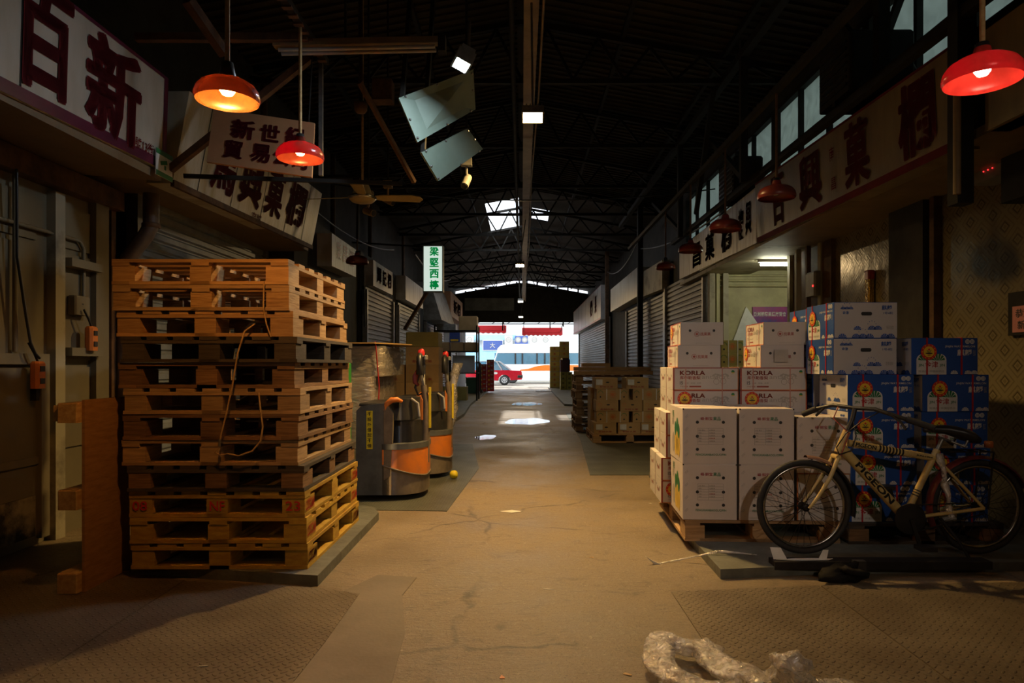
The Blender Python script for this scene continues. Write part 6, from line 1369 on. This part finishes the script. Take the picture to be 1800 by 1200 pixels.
m = MB(); pts = [G_(1155, 990, .004), G_(1190, 984, .01), G_(1235, 975, .05), G_(1262, 969, .075), G_(1285, 970, .075), G_(1330, 975, .065)]
m.tube(pts, [.003, .005, .006, .009, .008, .003], wrap, 6); m.prism([(0, 0), (.05, -.02), (.07, -.09), (.02, -.03), (-.05, .03)], G_(1148, 985, .02), XA, ZA, NY, .01, paper); tag(obj('plastic_strip', m), 'torn clear strip and white scrap at the kerb corner', 'plastic strip')
def scrap(px, py, pl, mat, label, z=.004, name='paper_scrap'):
    g = G_(px, py); tag(obj(name, MB().prism(pl, (g[0], g[1], z), XA, YA, ZA, .002, mat)), label, 'scrap')
scrap(878, 899, [(0, 0), (.10, -.045), (.19, 0), (.10, .06)], paper, 'bright square paper sheet in the middle of the alley', .001)
scrap(640, 1060, [(0, 0), (.03, -.02), (.06, 0), (.05, .02), (.02, .025)], paper, 'torn paper scrap on the floor near the near kerb', .001)
scrap(1095, 1185, [(0, 0), (.03, -.015), (.035, -.005), (.01, .012)], timber, 'small wood splinter on the near floor', .001)
scrap(878, 1193, [(0, 0), (.02, 0), (.02, .012), (.006, .03)], p_orange, 'small orange scrap at the bottom of the alley', .001)
scrap(955, 1035, [(0, 0), (.03, -.015), (.06, -.012), (.03, -.005)], paper, 'thin pale string on the alley floor', .001)
scrap(1035, 980, [(0, 0), (.03, -.01), (.03, .015)], timber, 'leaf like scrap on the lit floor', .001)
scrap(345, 1175, [(0, 0), (.04, .005), (.045, .012), (.01, .008)], paper, 'pale curl on the near checker plate', .0075)
scrap(200, 1008, [(0, 0), (.06, .01), (.08, .02), (.02, .02)], p_orange, 'orange wood chip between panel and pallets', .0075)
scrap(1140, 885, [(0, 0), (.03, 0), (.02, .02)], paper, 'tiny scrap beside the carton pallet', .001)
scrap(700, 872, [(0, 0), (.05, -.01), (.04, .02)], paper, 'pale scrap by the second pallet truck nose', .001)
scrap(1715, 1010, [(0, 0), (.08, -.02), (.13, .0), (.06, .03)], timber, 'curled brown peel on the dark plate before the bicycle', .0075)
# ================================================================ LOOSE CABLES AND PIPES IN THE DARK UPPER WALLS
def sag(a, b, d, r, label, name='cable', mat=black_m, cat='cable'):
    a, b = Vector(a), Vector(b); pts = [a.lerp(b, k/14)-Vector((0, 0, d*4*(k/14)*(1-k/14))) for k in range(15)]
    return tag(obj(name, MB().tube(pts, r, mat, 6)), label, cat)
sag((-3.482, 5.4, 3.9), (-3.482, 11.3, 3.6), .12, .012, 'black cable sagging from the stained sign to the small white sign', mat=steel_grey)
sag((-3.4, 9.2, 3.9), (-3.0, 16.0, 3.9), .3, .015, 'black cable sagging above the rusty boxed sign')
sag((-2.5, 16, 3.8), (-2.5, 24, 4.2), .25, .02, 'black cable drooping past the lightbox sign')
sag((3.4, 9, 3.9), (2.75, 15.85, 3.9), .3, .015, 'black cable along the streaked sign top')
sag((2.75, 15.85, 4.2), (2.75, 22, 4.2), .35, .015, 'black cable between the two tall posts')
sag((-3.4, 12.0, 4.4), (3.4, 12.0, 4.3), .25, .012, 'thin cable strung across the alley under the roof')
for k, (x, y, z0, z1) in enumerate(((-3.4, 9.0, 2.6, 5.0), (-3.40, 12.3, 3.3, 5.0), (-3.4, 15.3, 3.3, 5.0), (-3.4, 19.6, 3.3, 5.0))):
    tag(obj('riser_pipe', MB().tube([(x, y, z0), (x, y, z1)], .045, steel_rust, 10)), f'brown riser pipe on the upper wall, {ordn[k]} from the camera', 'pipe')
sag((-2.9, 12.55, 3.1), (-2.86, 12.45, 1.9), .05, .012, 'cable hanging down beside the rusty boxed sign')
